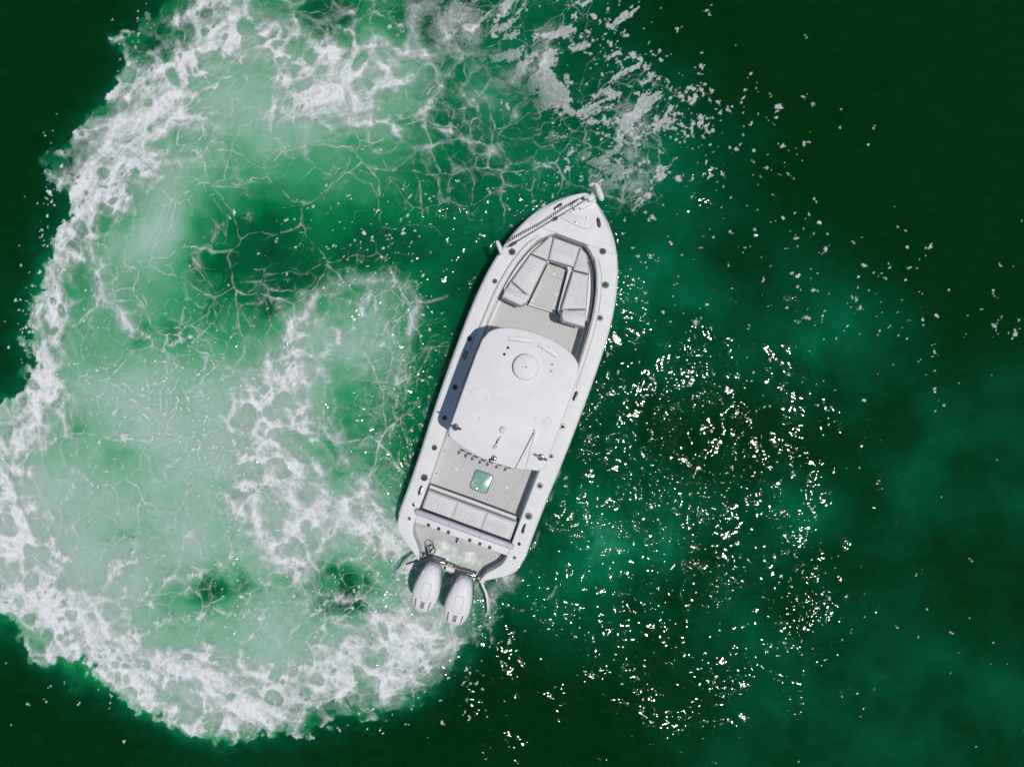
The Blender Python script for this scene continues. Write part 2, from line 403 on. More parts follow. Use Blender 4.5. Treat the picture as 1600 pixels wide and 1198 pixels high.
def grid_mesh(name, X, Y, Z, attrs, keep=None):
    ny, nx = X.shape
    idx = np.arange(ny*nx, dtype=np.int32).reshape(ny, nx)
    # rows run with falling y: order the corners so that faces point up
    q = np.stack([idx[1:, :-1], idx[1:, 1:], idx[:-1, 1:], idx[:-1, :-1]], -1).reshape(-1, 4)
    if keep is not None: q = q[keep.reshape(-1)]
    used = np.unique(q); remap = np.full(ny*nx, -1, np.int32); remap[used] = np.arange(len(used), dtype=np.int32)
    q = remap[q]
    co = np.stack([X, Y, Z], -1).reshape(-1, 3)[used].astype(np.float32)
    me = bpy.data.meshes.new(name)
    me.vertices.add(len(co)); me.vertices.foreach_set('co', co.ravel())
    me.loops.add(q.size); me.loops.foreach_set('vertex_index', q.ravel().astype(np.int32))
    me.polygons.add(len(q)); me.polygons.foreach_set('loop_start', np.arange(0, q.size, 4, dtype=np.int32))
    me.polygons.foreach_set('use_smooth', np.ones(len(q), bool))
    for k, v in attrs.items():
        a = me.attributes.new(k, 'FLOAT', 'POINT'); a.data.foreach_set('value', v.reshape(-1)[used].astype(np.float32))
    me.update(calc_edges=True); me.validate()
    ob = bpy.data.objects.new(name, me); COL.objects.link(ob); return ob

def water_material():
    t = NT('sea_water'); o = t.obj()
    aer = t.attr('aeration'); hue = t.attr('hue'); chop = t.attr('chop')
    w = t.noise(o, 1.1, 5.0, .6)
    a2 = t.math('MULTIPLY_ADD', t.math('SUBTRACT', w, .5), t.math('MULTIPLY', aer, .20), aer, clamp=True)
    mp0 = t.n('ShaderNodeMapping'); t.put(mp0.inputs[0], o); mp0.inputs['Rotation'].default_value = (0, 0, .9); mp0.inputs['Scale'].default_value = (1.0, 2.4, 1)
    rip_shade = t.noise(mp0.outputs[0], 2.2, 5.0, .62, dist=.4)
    a2 = t.math('MULTIPLY_ADD', t.math('SUBTRACT', rip_shade, .47), .11, a2, clamp=True)  # ripple light and shade painted into the water colour
    st = (0, .22, .43, .60, .75, .93)
    green = t.ramp(a2, list(zip(st, [(0, .0310, .0), (.0004, .095, .032), (.001, .215, .064), (.050, .37, .155), (.20, .475, .29), (.40, .585, .49)])))
    teal = t.ramp(a2, list(zip(st, [(0, .0310, .0), (0, .100, .034), (.001, .180, .076), (.04, .35, .20), (.20, .475, .30), (.40, .585, .49)])))
    col = t.mix(hue, green, teal)
    mp = t.n('ShaderNodeMapping'); t.put(mp.inputs[0], o); mp.inputs['Rotation'].default_value = (0, 0, .5); mp.inputs['Scale'].default_value = (1.0, 1.7, 1)
    h1 = t.noise(mp.outputs[0], 1.7, 1.5, .5, dist=.5)
    h2 = t.noise(mp.outputs[0], 6.0, 1.0, .5, dist=.6)
    pt = t.math('MULTIPLY', t.math('SUBTRACT', t.noise(o, .85, 2.5, .55), .47), 9.0, clamp=True)
    h = t.math('ADD', t.math('MULTIPLY', h1, .055), t.math('MULTIPLY', h2, .026))
    hh = t.math('MULTIPLY', h, t.math('MULTIPLY', t.math('MULTIPLY_ADD', chop, 1.0, .05), t.math('MULTIPLY_ADD', pt, .92, .32)))
    nb = t.n('ShaderNodeBump'); nb.inputs['Strength'].default_value = 1.0; nb.inputs['Distance'].default_value = 1.0
    t.put(nb.inputs['Height'], hh)
    b = t.bsdf(Base_Color=col, Roughness=.055, IOR=1.33, Subsurface_Weight=1.0, Subsurface_Radius=(.5, 1.0, .8), Subsurface_Scale=.6, Normal=nb.outputs[0])
    return t.done(b)

def foam_material():
    t = NT('sea_foam'); o = t.obj(); f = t.attr('foam')
    n1 = t.noise(o, 34.0, 4.0, .65); n2 = t.noise(o, 120.0, 2.0, .6)
    g = t.math('MULTIPLY_ADD', t.math('SUBTRACT', n1, .5), .45, f)
    g = t.math('MULTIPLY_ADD', t.math('SUBTRACT', n2, .5), .12, g)
    ed = t.math('MULTIPLY', t.math('SUBTRACT', f, .03), 9.0, clamp=True)
    al = t.math('MULTIPLY', t.math('MULTIPLY', g, 1.0, clamp=True), ed, clamp=True)
    col = t.ramp(f, [(0, (.62, .73, .69)), (.5, (.73, .79, .77)), (.9, (.86, .875, .89))])
    hgt = t.math('ADD', t.math('MULTIPLY', n1, .05), t.math('MULTIPLY', t.noise(o, 13.0, 4.0, .6), .10))
    nb = t.n('ShaderNodeBump'); nb.inputs['Strength'].default_value = .8; nb.inputs['Distance'].default_value = .35
    t.put(nb.inputs['Height'], hgt)
    b = t.bsdf(Base_Color=col, Roughness=.6, IOR=1.33, Normal=nb.outputs[0], Specular_IOR_Level=.3)
    tr = t.n('ShaderNodeBsdfTransparent'); mx = t.n('ShaderNodeMixShader')
    t.put(mx.inputs[0], al); t.t.links.new(tr.outputs[0], mx.inputs[1]); t.t.links.new(b.outputs[0], mx.inputs[2])
    return t.done(mx)

def build_sea():
    s2 = (slice(None, None, 2), slice(None, None, 2))
    ext = np.array([6, 14, 30, 60, 120, 260, 600, 1400, 4000, 12000, 40000, 200000], np.float32)
    wx = np.concatenate([PX[0, ::2][0]-ext[::-1], PX[0, ::2], PX[0, ::2][-1]+ext])
    wy = np.concatenate([PY[::2, 0][0]-ext[::-1], PY[::2, 0], PY[::2, 0][-1]+ext])
    n = len(ext)
    def pad(a, edge0=None):
        p = np.pad(a[s2], n, mode='edge')
        if edge0 is not None:
            m = np.pad(np.ones_like(a[s2]), n, mode='constant'); p = p*m + edge0*(1-m)
        return p
    X, Y = np.meshgrid(sea_x(wx), sea_y(wy))
    fade = sstep(-150, -110, PX)*sstep(1750, 1700, PX)*sstep(-120, -85, PY)*sstep(1320, 1280, PY)
    ob = grid_mesh('sea', X, Y, pad(swell*fade, 0.0), {'aeration': pad(aer, 0.0), 'hue': pad(hue), 'chop': pad(chop)})
    ob.data.materials.append(water_material()); ob['kind'] = 'structure'
    k = foam > .035
    keep = k[:-1, :-1] | k[1:, :-1] | k[:-1, 1:] | k[1:, 1:]
    fo = grid_mesh('sea_foam', sea_x(PX), sea_y(PY), swell*fade + .007 + .022*foam*foam, {'foam': foam}, keep)
    fo.data.materials.append(foam_material())
    fo['kind'] = 'stuff'; fo['label'] = 'white lacy wake foam and bubbles spread over the green sea'; fo['category'] = 'foam'
build_sea()
# ------------------------------------------------------------------ boat materials
M = {}
M['gelcoat'] = plain('white_gelcoat', (.735, .735, .735), .55, var=.045, scale=3.2)
M['hull'] = plain('hull_gelcoat', (.72, .74, .75), .45, var=.03, scale=2.0)
M['vinyl'] = plain('grey_white_vinyl', (.64, .64, .65), .5, var=.04, scale=4.0, bump=.25, bscale=320)
M['piping'] = plain('charcoal_piping', (.10, .10, .12), .6, var=.1)
M['bolster'] = plain('lilac_grey_vinyl', (.56, .555, .62), .45, var=.05, scale=3.0, bump=.2, bscale=300)
M['steel'] = plain('stainless_steel', (.46, .45, .45), .16, metal=1.0, var=.06)
M['dark_steel'] = plain('dark_anodised', (.10, .13, .19), .3, metal=.6, var=.1)
M['black'] = plain('black_plastic', (.012, .012, .014), .45, var=.1)
M['rubber'] = plain('grey_rubber', (.42, .43, .45), .6, var=.08)
M['rubber2'] = plain('dark_gasket', (.13, .14, .16), .6, var=.08)
M['plastic'] = plain('white_plastic', (.745, .745, .75), .55, var=.03)
M['cowl'] = plain('white_cowl_paint', (.765, .765, .765), .5, var=.03, scale=3.0)
M['cowl_low'] = plain('grey_cowl_paint', (.40, .42, .47), .3, var=.04)
M['seam'] = plain('seam_grey', (.30, .31, .33), .7, var=.1)  # mid grey of seams, gaskets and grooves
M['blue'] = plain('blue_emblem', (.03, .07, .35), .4, var=.05)
M['lens'] = plain('lens_plastic', (.70, .70, .71), .45, var=.05)
M['copper'] = plain('bronze_fitting', (.50, .36, .24), .3, metal=.8, var=.2, scale=30)
M['red'] = plain('red_stripe', (.30, .10, .09), .5, var=.1)

def deck_pad_material(name, axis, pitch, col):
    t = NT(name); o = t.obj()
    sp = t.n('ShaderNodeSeparateXYZ'); t.put(sp.inputs[0], o)
    c = sp.outputs[axis]
    fr = t.math('FRACT', t.math('DIVIDE', c, pitch))
    d = t.math('ABSOLUTE', t.math('SUBTRACT', fr, .5))
    groove = t.math('MULTIPLY', t.math('SUBTRACT', d, .36), 9.0, clamp=True)
    pid = t.math('FLOOR', t.math('DIVIDE', c, pitch))
    wn_ = t.n('ShaderNodeTexWhiteNoise', noise_dimensions='1D'); t.put(wn_.inputs['W'], pid)
    grain = t.noise(o, 40.0, 4.0, .7)
    tone = t.math('ADD', t.math('MULTIPLY', wn_.outputs[0], .10), t.math('MULTIPLY', grain, .16))
    base = t.mix(tone, C4(tuple(k*.90 for k in col)), C4(tuple(k*1.25 for k in col)))
    base = t.mix(groove, base, C4(tuple(k*.62 for k in col)))
    stain = t.noise(o, 1.7, 5.0, .6)
    base = t.mix(t.math('MULTIPLY', t.math('SUBTRACT', stain, .48, clamp=True), .9), base, C4((.40, .39, .37)))
    b = t.bsdf(Base_Color=base, Roughness=.75, Normal=t.bump(t.math('MULTIPLY', groove, -1.0), .5, .004))
    return t.done(b)
M['floor'] = deck_pad_material('grey_foam_decking', 0, .0585, (.61, .61, .61))
M['platform'] = deck_pad_material('grey_platform_decking', 0, .050, (.57, .565, .57))

def tank_lid_material():
    t = NT('aqua_acrylic'); o = t.obj()
    n = t.noise(o, 5.0, 3.0, .5)
    col = t.ramp(n, [(.3, (.16, .38, .31)), (.5, (.30, .53, .46)), (.68, (.62, .74, .69))])  # palest patches are highlights painted into the lid colour
    return t.done(t.bsdf(Base_Color=col, Roughness=.12, Coat_Weight=.6, Transmission_Weight=.15))
M['tank'] = tank_lid_material()

def glass_material():
    t = NT('smoked_glass')
    return t.done(t.bsdf(Base_Color=C4((.25, .30, .33)), Roughness=.05, Transmission_Weight=.8, IOR=1.45))
M['glass'] = glass_material()

# ------------------------------------------------------------------ mesh helpers
def link(name, me, mat, parent=None, smooth=True, angle=35):
    ob = bpy.data.objects.new(name, me); COL.objects.link(ob)
    if mat is not None: me.materials.append(M[mat] if isinstance(mat, str) else mat)
    if smooth:
        me.polygons.foreach_set('use_smooth', [True]*len(me.polygons))
        try: me.set_sharp_from_angle(angle=math.radians(angle))
        except Exception: pass
    if parent is not None: ob.parent = parent
    return ob

def from_bm(name, bm, mat, parent=None, smooth=True, angle=35, fix=True):
    if fix: bmesh.ops.recalc_face_normals(bm, faces=bm.faces[:])
    me = bpy.data.meshes.new(name); bm.to_mesh(me); bm.free()
    return link(name, me, mat, parent, smooth, angle)

def raw(name, verts, faces, mat, parent=None, smooth=True, angle=35):
    bm = bmesh.new(); vs = [bm.verts.new(v) for v in verts]
    for f in faces:
        try: bm.faces.new([vs[i] for i in f])
        except ValueError: pass
    bmesh.ops.remove_doubles(bm, verts=bm.verts[:], dist=1e-5)
    return from_bm(name, bm, mat, parent, smooth, angle)

def prism_bm(outline, z0, z1, bevel=0.0, seg=2, bm=None):
    own = bmesh.new()
    lo = [own.verts.new((x, y, z0)) for x, y in outline]; hi = [own.verts.new((x, y, z1)) for x, y in outline]
    n = len(outline)
    own.faces.new(hi); own.faces.new(lo[::-1])
    for i in range(n): own.faces.new([lo[i], lo[(i+1) % n], hi[(i+1) % n], hi[i]])
    bmesh.ops.recalc_face_normals(own, faces=own.faces[:])
    if bevel:
        ed = [e for e in own.edges if all(v.co.z > z1-1e-5 for v in e.verts)]
        bmesh.ops.bevel(own, geom=ed, offset=bevel, segments=seg, affect='EDGES', profile=.5)
    return own

def prism(name, outline, z0, z1, mat, parent=None, bevel=0.0, seg=2, angle=35):
    return from_bm(name, prism_bm(outline, z0, z1, bevel, seg), mat, parent, True, angle)

def rrect(cx, cy, sx, sy, r, n=5, rot=0.0):
    pts = []
    for qx, qy, a0 in ((1, 1, 0), (-1, 1, 90), (-1, -1, 180), (1, -1, 270)):
        for k in range(n+1):
            a = math.radians(a0+90*k/n)
            pts.append((qx*(sx/2-r)+r*math.cos(a), qy*(sy/2-r)+r*math.sin(a)))
    c, s = math.cos(rot), math.sin(rot)
    return [(cx+x*c-y*s, cy+x*s+y*c) for x, y in pts]

def tube(name, pts, r, mat, parent=None, seg=8, cap=True, bm=None):
    pts = [Vector(p) for p in pts]; rs = r if isinstance(r, (list, tuple)) else [r]*len(pts)
    own = bm or bmesh.new(); rings = []; up = Vector((0, 0, 1))
    ref = None
    for i, p in enumerate(pts):
        d = (pts[min(i+1, len(pts)-1)]-pts[max(i-1, 0)]).normalized()
        if ref is None:
            ref = d.orthogonal().normalized()
        ref = (ref-d*ref.dot(d)).normalized(); b = d.cross(ref)
        rings.append([own.verts.new(p+(ref*math.cos(2*math.pi*k/seg)+b*math.sin(2*math.pi*k/seg))*rs[i]) for k in range(seg)])
    for a, c in zip(rings[:-1], rings[1:]):
        for k in range(seg): own.faces.new([a[k], a[(k+1) % seg], c[(k+1) % seg], c[k]])
    if cap: own.faces.new(rings[0][::-1]); own.faces.new(rings[-1])
    if bm is not None: return None
    return from_bm(name, own, mat, parent, True, 50)

def lathe(name, prof, loc, mat, parent=None, seg=24, tilt=None):
    bm = bmesh.new(); rings = []
    for r, z in prof:
        if r < 1e-6: rings.append([bm.verts.new((0, 0, z))])
        else: rings.append([bm.verts.new((r*math.cos(2*math.pi*k/seg), r*math.sin(2*math.pi*k/seg), z)) for k in range(seg)])
    for a, b in zip(rings[:-1], rings[1:]):
        for k in range(seg):
            if len(a) == 1: bm.faces.new([a[0], b[k], b[(k+1) % seg]])
            elif len(b) == 1: bm.faces.new([a[k], a[(k+1) % seg], b[0]])
            else: bm.faces.new([a[k], a[(k+1) % seg], b[(k+1) % seg], b[k]])
    if len(rings[0]) > 1: bm.faces.new(rings[0][::-1])
    ob = from_bm(name, bm, mat, parent, True, 40); ob.location = loc
    if tilt: ob.rotation_euler = tilt
    return ob

def dup(src, parent, loc=None, rot=None, scale=None):
    c = src.copy(); COL.objects.link(c); c.parent = parent
    if loc is not None: c.location = loc
    if rot is not None: c.rotation_euler = rot
    if scale is not None: c.scale = scale
    return c

def interp(tab, x):
    return float(np.interp(x, [t[0] for t in tab], [t[1] for t in tab]))

def smooth_tab(tab, xs):
    # gentle Catmull-like smoothing of a table
    X = np.array([t[0] for t in tab]); Yv = np.array([t[1] for t in tab])
    m = np.gradient(Yv, X); out = []
    for x in xs:
        k = int(np.clip(np.searchsorted(X, x)-1, 0, len(X)-2)); h = X[k+1]-X[k]; t = np.clip((x-X[k])/h, 0, 1)
        out.append((2*t**3-3*t**2+1)*Yv[k]+(t**3-2*t**2+t)*h*m[k]+(-2*t**3+3*t**2)*Yv[k+1]+(t**3-t**2)*h*m[k+1])
    return out

# ------------------------------------------------------------------ the boat (local frame: +Y bow, +X starboard, z = 0 waterline)
HEAD = math.radians(-20.1)
boat = bpy.data.objects.new('fishing_boat', None); COL.objects.link(boat)
boat.empty_display_size = .5
boat.location = (-.9476-.07*math.cos(HEAD), -3.1023-.07*math.sin(HEAD), 0.0)
boat.rotation_euler = (0, 0, HEAD)
boat['label'] = 'white centre console fishing boat with hardtop and twin outboards, turning in its foamy wake'
boat['category'] = 'boat'

HB = [(-.77, .66), (-.69, .79), (-.58, .96), (-.46, 1.14), (-.33, 1.275), (-.18, 1.33), (0, 1.345), (.5, 1.345), (1.2, 1.355), (2.0, 1.385), (2.8, 1.40), (3.6, 1.40),
      (4.2, 1.39), (4.7, 1.365), (5.2, 1.31), (5.6, 1.23), (5.95, 1.13), (6.3, .985), (6.6, .81), (6.85, .60), (7.05, .375), (7.18, .19), (7.26, .035)]
IB = [(.0, 1.0), (.5, 1.0), (4.4, 1.0), (4.85, .97), (5.3, .90), (5.7, .79), (6.0, .655), (6.2, .50), (6.34, .315)]
def hb(v): return smooth_tab(HB, [v])[0]
def ib(v): return smooth_tab(IB, [v])[0]
def zg(v): return .74 + .40*max(0, (v+.5)/7.8)**2.0

SOLE, BOWSOLE, PLAT = .30, .47, .36

def build_hull():
    vs = list(np.linspace(-.06, 6.4, 40))+list(np.linspace(6.5, 7.26, 14)); verts = []; faces = []; m = 9
    for v in vs:
        b = max(.012, hb(v)); z = zg(v); k = max(0, (v-4.2)/3.06); keel = -.42+.50*k**2.6; ch = .80-.42*k**1.5
        half = [(0, keel), (b*ch*.5, keel*.62+.02), (b*ch, .02+.32*k**2), (b*(ch+.42*(1-ch)), .22+.26*k**2), (b*.985, z-.13), (b*.99, z-.09), (b+.012, z-.085), (b+.014, z-.045), (b, z-.035)]
        verts += [(-x, v, zz) for x, zz in half[::-1]]+[(x, v, zz) for x, zz in half[1:]]
    w = 2*m-1
    for i in range(len(vs)-1):
        for j in range(w-1): faces.append((i*w+j, i*w+j+1, (i+1)*w+j+1, (i+1)*w+j))
    faces.append(tuple(range(w))); faces.append(tuple(range((len(vs)-1)*w, len(vs)*w)))
    h = raw('hull', verts, faces, 'hull', boat, True, 28)
    # rubbing strake
    for s in (-1, 1):
        pts = [(s*(hb(v)+.006), v, zg(v)-.062) for v in vs]
        tube('rub_rail', pts, .020, 'rubber', h, 6)
    return h
build_hull()

def strip(name, secs, mat, parent, angle=35, close=False):
    # secs: list of rows of points, lofted
    w = len(secs[0]); verts = [p for r in secs for p in r]; faces = []
    for i in range(len(secs)-1):
        for j in range(w-1): faces.append((i*w+j, i*w+j+1, (i+1)*w+j+1, (i+1)*w+j))
    return raw(name, verts, faces, mat, parent, True, angle)

def build_deck():
    verts = []; faces = []
    def sec(v, o, i, s, z):
        r = .025
        return [(s*(o), v, z-.045), (s*(o-.002), v, z-.020), (s*(o-.010), v, z-.008), (s*(o-.022), v, z-.0015), (s*(o-.04), v, z), (s*(.5*(o+i)), v, z+.003), (s*(i+.03), v, z), (s*(i+.012), v, z-.002), (s*(i+.004), v, z-.010), (s*i, v, z-.04)]
    AF = [(-.77, .655), (-.69, .665), (-.55, .73), (-.42, .85), (-.30, .95), (-.15, 1.0), (0, 1.0)]
    bm_parts = []
    for s in (-1, 1):
        rows = []
        for v in list(np.linspace(-.77, -.02, 16)): rows.append(sec(v, max(hb(v), interp(AF, v)+.02), interp(AF, v), s, .74))
        for v in list(np.linspace(.04, 6.34, 60)): rows.append(sec(v, hb(v), ib(v), s, zg(v)))
        bm_parts.append(rows)
    # both side decks and the foredeck are one moulding
    for rows in bm_parts:
        w = len(rows[0]); o = len(verts); verts += [p for r in rows for p in r]
        for i in range(len(rows)-1):
            for j in range(w-1): faces.append((o+i*w+j, o+i*w+j+1, o+(i+1)*w+j+1, o+(i+1)*w+j))
    # foredeck
    rows = []
    fv = [6.34, 6.345, 6.37]+list(np.linspace(6.42, 7.26, 20))
    for k, v in enumerate(fv):
        b = hb(v); z = zg(v); row = []
        for t in np.linspace(-1, 1, 21):
            e = abs(t); x = t*b; zz = z+.008*(1-t*t)-(.045 if e > .999 else (.002 if e > .95 else 0))
            if k == 0: zz -= .04
            row.append((x, v, zz))
        rows.append(row)
    w = 21; o = len(verts); verts += [p for r in rows for p in r]
    for i in range(len(rows)-1):
        for j in range(w-1):
            faces.append((o+i*w+j, o+i*w+j+1, o+(i+1)*w+j+1, o+(i+1)*w+j))
    return raw('deck', verts, faces, 'gelcoat', boat, True, 40)
deck = build_deck()

def build_liner():
    # inner side walls of the cockpit and its forward wall
    for s in (-1, 1):
        rows = []
        for v in list(np.linspace(.06, 6.34, 50)):
            i = ib(v); z = zg(v); lo = SOLE-.01
            rows.append([(s*(i+.001), v, z-.035), (s*(i+.012), v, z-.10), (s*(i+.010), v, lo+.08), (s*(i-.02), v, lo)])
        strip('inner_liner', rows, 'gelcoat', boat)
    z = zg(6.34)
    raw('forward_wall', [(-.34, 6.342, z-.03), (.34, 6.342, z-.03), (.34, 6.342, .3), (-.34, 6.342, .3)], [(0, 1, 2, 3)], 'gelcoat', boat)
build_liner()

def build_floor():
    out = [(-.985, .64)]+[(.985, .64)]+[(ib(v)-.012, v) for v in np.linspace(.7, 4.93, 22)]+[(-(ib(v)-.012), v) for v in np.linspace(4.93, .7, 22)]
    prism('cockpit_floor', out, SOLE-.05, SOLE, 'floor', boat, 0)
    bow = [(-.345, 4.90), (.235, 4.93), (.145, 5.83), (-.255, 5.83)]
    b = prism('bow_floor', bow, SOLE+.001, BOWSOLE, 'floor', boat, .01)
    # pale nosing of the bow step
    tube('step_nosing', [(-.35, 4.89, BOWSOLE-.004), (-.05, 4.905, BOWSOLE-.004), (.24, 4.92, BOWSOLE-.004)], .016, 'gelcoat', b, 8)
    raw('panel_seam', [(-.25, 5.60, BOWSOLE+.003), (.16, 5.60, BOWSOLE+.003), (.16, 5.607, BOWSOLE+.003), (-.25, 5.607, BOWSOLE+.003)], [(0, 1, 2, 3)], 'seam', b)
    # low toe rail moulding along port and starboard floor edge
    for s in (-1, 1):
        pts = [(s*(ib(v)-.045), v, SOLE+.01) for v in np.linspace(4.0, 4.9, 10)]
        tube('toe_rail', pts, .030, 'gelcoat', boat, 8)
build_floor()

# ------------------------------------------------------------------ upholstery
def cushion(name, q, z0, th, quilt, mat='vinyl', parent=boat, pipe='piping', n=44, pitch=.062, crown=.012, depth=.018, slope=0.0):
    # q: four corners, counter-clockwise seen from above; quilt = (s0, s1, t0, t1) stitched diamond field
    q = [Vector((*p, 0)) for p in q]; verts = []; faces = []
    ls = ((q[1]-q[0]).length+(q[2]-q[3]).length)/2; lt = ((q[3]-q[0]).length+(q[2]-q[1]).length)/2
    c = sum(q, Vector())/4
    def pt(s, t): return q[0]*(1-s)*(1-t)+q[1]*s*(1-t)+q[2]*s*t+q[3]*(1-s)*t
    for j in range(n+1):
        for i in range(n+1):
            s = i/n; t = j/n; p = pt(s, t)
            e = min(s*ls, (1-s)*ls, t*lt, (1-t)*lt)
            z = z0+th-.028*max(0, 1-e/.035)**2+crown*math.sin(math.pi*s)*math.sin(math.pi*t)+slope*t
            if quilt:
                s0, s1, t0, t1 = quilt
                m = max(0, min(1, min((s-s0)*ls, (s1-s)*ls, (t-t0)*lt, (t1-t)*lt)/.012))
                a = (p.x+p.y)/pitch*math.pi*.7071*1.0; b = (p.x-p.y)/pitch*math.pi*.7071*1.0
                hgt = (abs(math.sin(a))*abs(math.sin(b)))**.6
                z += m*(depth*hgt-.45*depth)
            verts.append((p.x, p.y, z))
    for j in range(n):
        for i in range(n):
            a = j*(n+1)+i; faces.append((a, a+1, a+n+2, a+n+1))
    # skirt
    loop = [i for i in range(n+1)]+[j*(n+1)+n for j in range(1, n+1)]+[n*(n+1)+i for i in range(n-1, -1, -1)]+[j*(n+1) for j in range(n-1, 0, -1)]
    base = len(verts)
    for k in loop: x, y, z = verts[k]; verts.append((x, y, z0))
    L = len(loop)
    for k in range(L): faces.append((loop[k], loop[(k+1) % L], base+(k+1) % L, base+k))
    ob = raw(name, verts, faces, mat, parent, True, 60)
    pts = [pt(s, 0) for s in np.linspace(0, 1, 8)]+[pt(1, t) for t in np.linspace(.14, 1, 7)]+[pt(s, 1) for s in np.linspace(.86, 0, 7)]+[pt(0, t) for t in np.linspace(.86, 0, 7)]
    pp = []
    for k, p in enumerate(pts):
        tt = 0
        d = (p-c); p2 = p+d.normalized()*.003
        pp.append((p2.x, p2.y, z0+th-.026+slope*((p-q[0]).dot(q[3]-q[0])/max(1e-6, (q[3]-q[0]).length_squared))))
    tube('piping', pp, .0045, pipe, ob, 5)
    return ob

def build_bow_seats():
    zb, th = .70, .13
    # moulded U-shaped seat base
    outer = [(-(ib(v)-.02), v) for v in np.linspace(4.96, 6.33, 14)]+[((ib(v)-.02), v) for v in np.linspace(6.33, 4.96, 14)]
    inner = [(.30, 4.94), (.255, 4.98), (.175, 5.80), (.12, 5.865), (-.22, 5.865), (-.285, 5.80), (-.37, 4.98), (-.40, 4.94)]
    poly = outer[:14]+outer[14:]+inner
    prism('seat_base', poly, SOLE, zb-.002, 'gelcoat', boat, .012)
    cushion('seat_cushion', [(-.275, 5.835), (.255, 5.87), (.235, 6.295), (-.325, 6.295)], zb, th, (.06, .94, .36, .95))
    cushion('seat_cushion', [(-.285, 5.815), (-.34, 6.285), (-.40, 6.30), (-.655, 5.83)], zb, th, (.12, .95, .10, .93))
    cushion('seat_cushion', [(.60, 5.85), (.42, 6.20), (.25, 6.29), (.262, 5.815)], zb, th, (.10, .95, .05, .90))
    cushion('seat_cushion', [(-.37, 5.00), (-.29, 5.79), (-.65, 5.81), (-.83, 5.18)], zb, th, (.10, .90, .42, .93))
    cushion('seat_cushion', [(.27, 5.79), (.31, 4.985), (.785, 5.165), (.60, 5.82)], zb, th, (.08, .92, .45, .95))
    cushion('seat_cushion', [(-.385, 4.97), (-.385, 4.99), (-.845, 5.165), (-.875, 4.97)], zb, th-.01, (.2, .95, .1, .9), n=20)
    cushion('seat_cushion', [(.33, 4.96), (.79, 4.96), (.80, 5.15), (.33, 4.975)], zb, th-.01, None, n=20)
    # low padded backrests at the aft ends of the side seats
    for q in ([(-.475, 4.735), (-.375, 4.84), (-.385, 4.965), (-.865, 4.955), (-.875, 4.77)], [(.42, 4.735), (.855, 4.765), (.80, 5.03), (.335, 4.90), (.36, 4.80)]):
        b = prism('seat_backrest', q, .76, 1.18, 'vinyl', boat, .035, 4)
        prism('back_strap', [(p[0]*.97, .5*(p[1]+4.93)+.035) for p in q], 1.15, 1.184, 'bolster', b, .012, 2)
        cx = sum(p[0] for p in q)/len(q)
        for dx in (-.13, .13): tube('backrest_post', [(cx+dx, 4.87, SOLE), (cx+dx, 4.86, .78)], .018, 'steel', b, 8)
build_bow_seats()

def build_coaming():
    for s in (-1, 1):
        vs = np.linspace(3.6, 6.17, 34) if s > 0 else np.linspace(3.6, 6.17, 34)
        rows = []
        for k, v in enumerate(vs):
            i = ib(v); z = zg(v); e = min(1, min(k, len(vs)-1-k)/2.0); w = .055*(.35+.65*e); c = i+.045
            n = Vector((-(ib(v+.02)-ib(v-.02))/.04, 1, 0)).normalized(); 
            prof = [(-w, -.05), (-w, .012), (-.6*w, .034), (0, .042), (.6*w, .034), (w, .012), (w, .002)]
            rows.append([(s*(c+a), v, z+h*(.4+.6*e)) for a, h in prof])
        pad = strip('coaming_bolster', rows, 'gelcoat', boat, 60)
        tube('pad_welt', [(s*(ib(v)+.105), v, zg(v)+.006) for v in vs], .005, 'seam', pad, 5)
        tube('grab_rail', [(s*(ib(v)-.012), v, zg(v)-.02) for v in np.linspace(3.7, 6.1, 30)], .011, 'dark_steel' if s > 0 else 'steel', boat, 6)
    tube('rail_stripe', [((ib(v)+.016), v, zg(v)+.035) for v in np.linspace(3.6, 5.6, 20)], .005, 'red', boat, 5)
build_coaming()

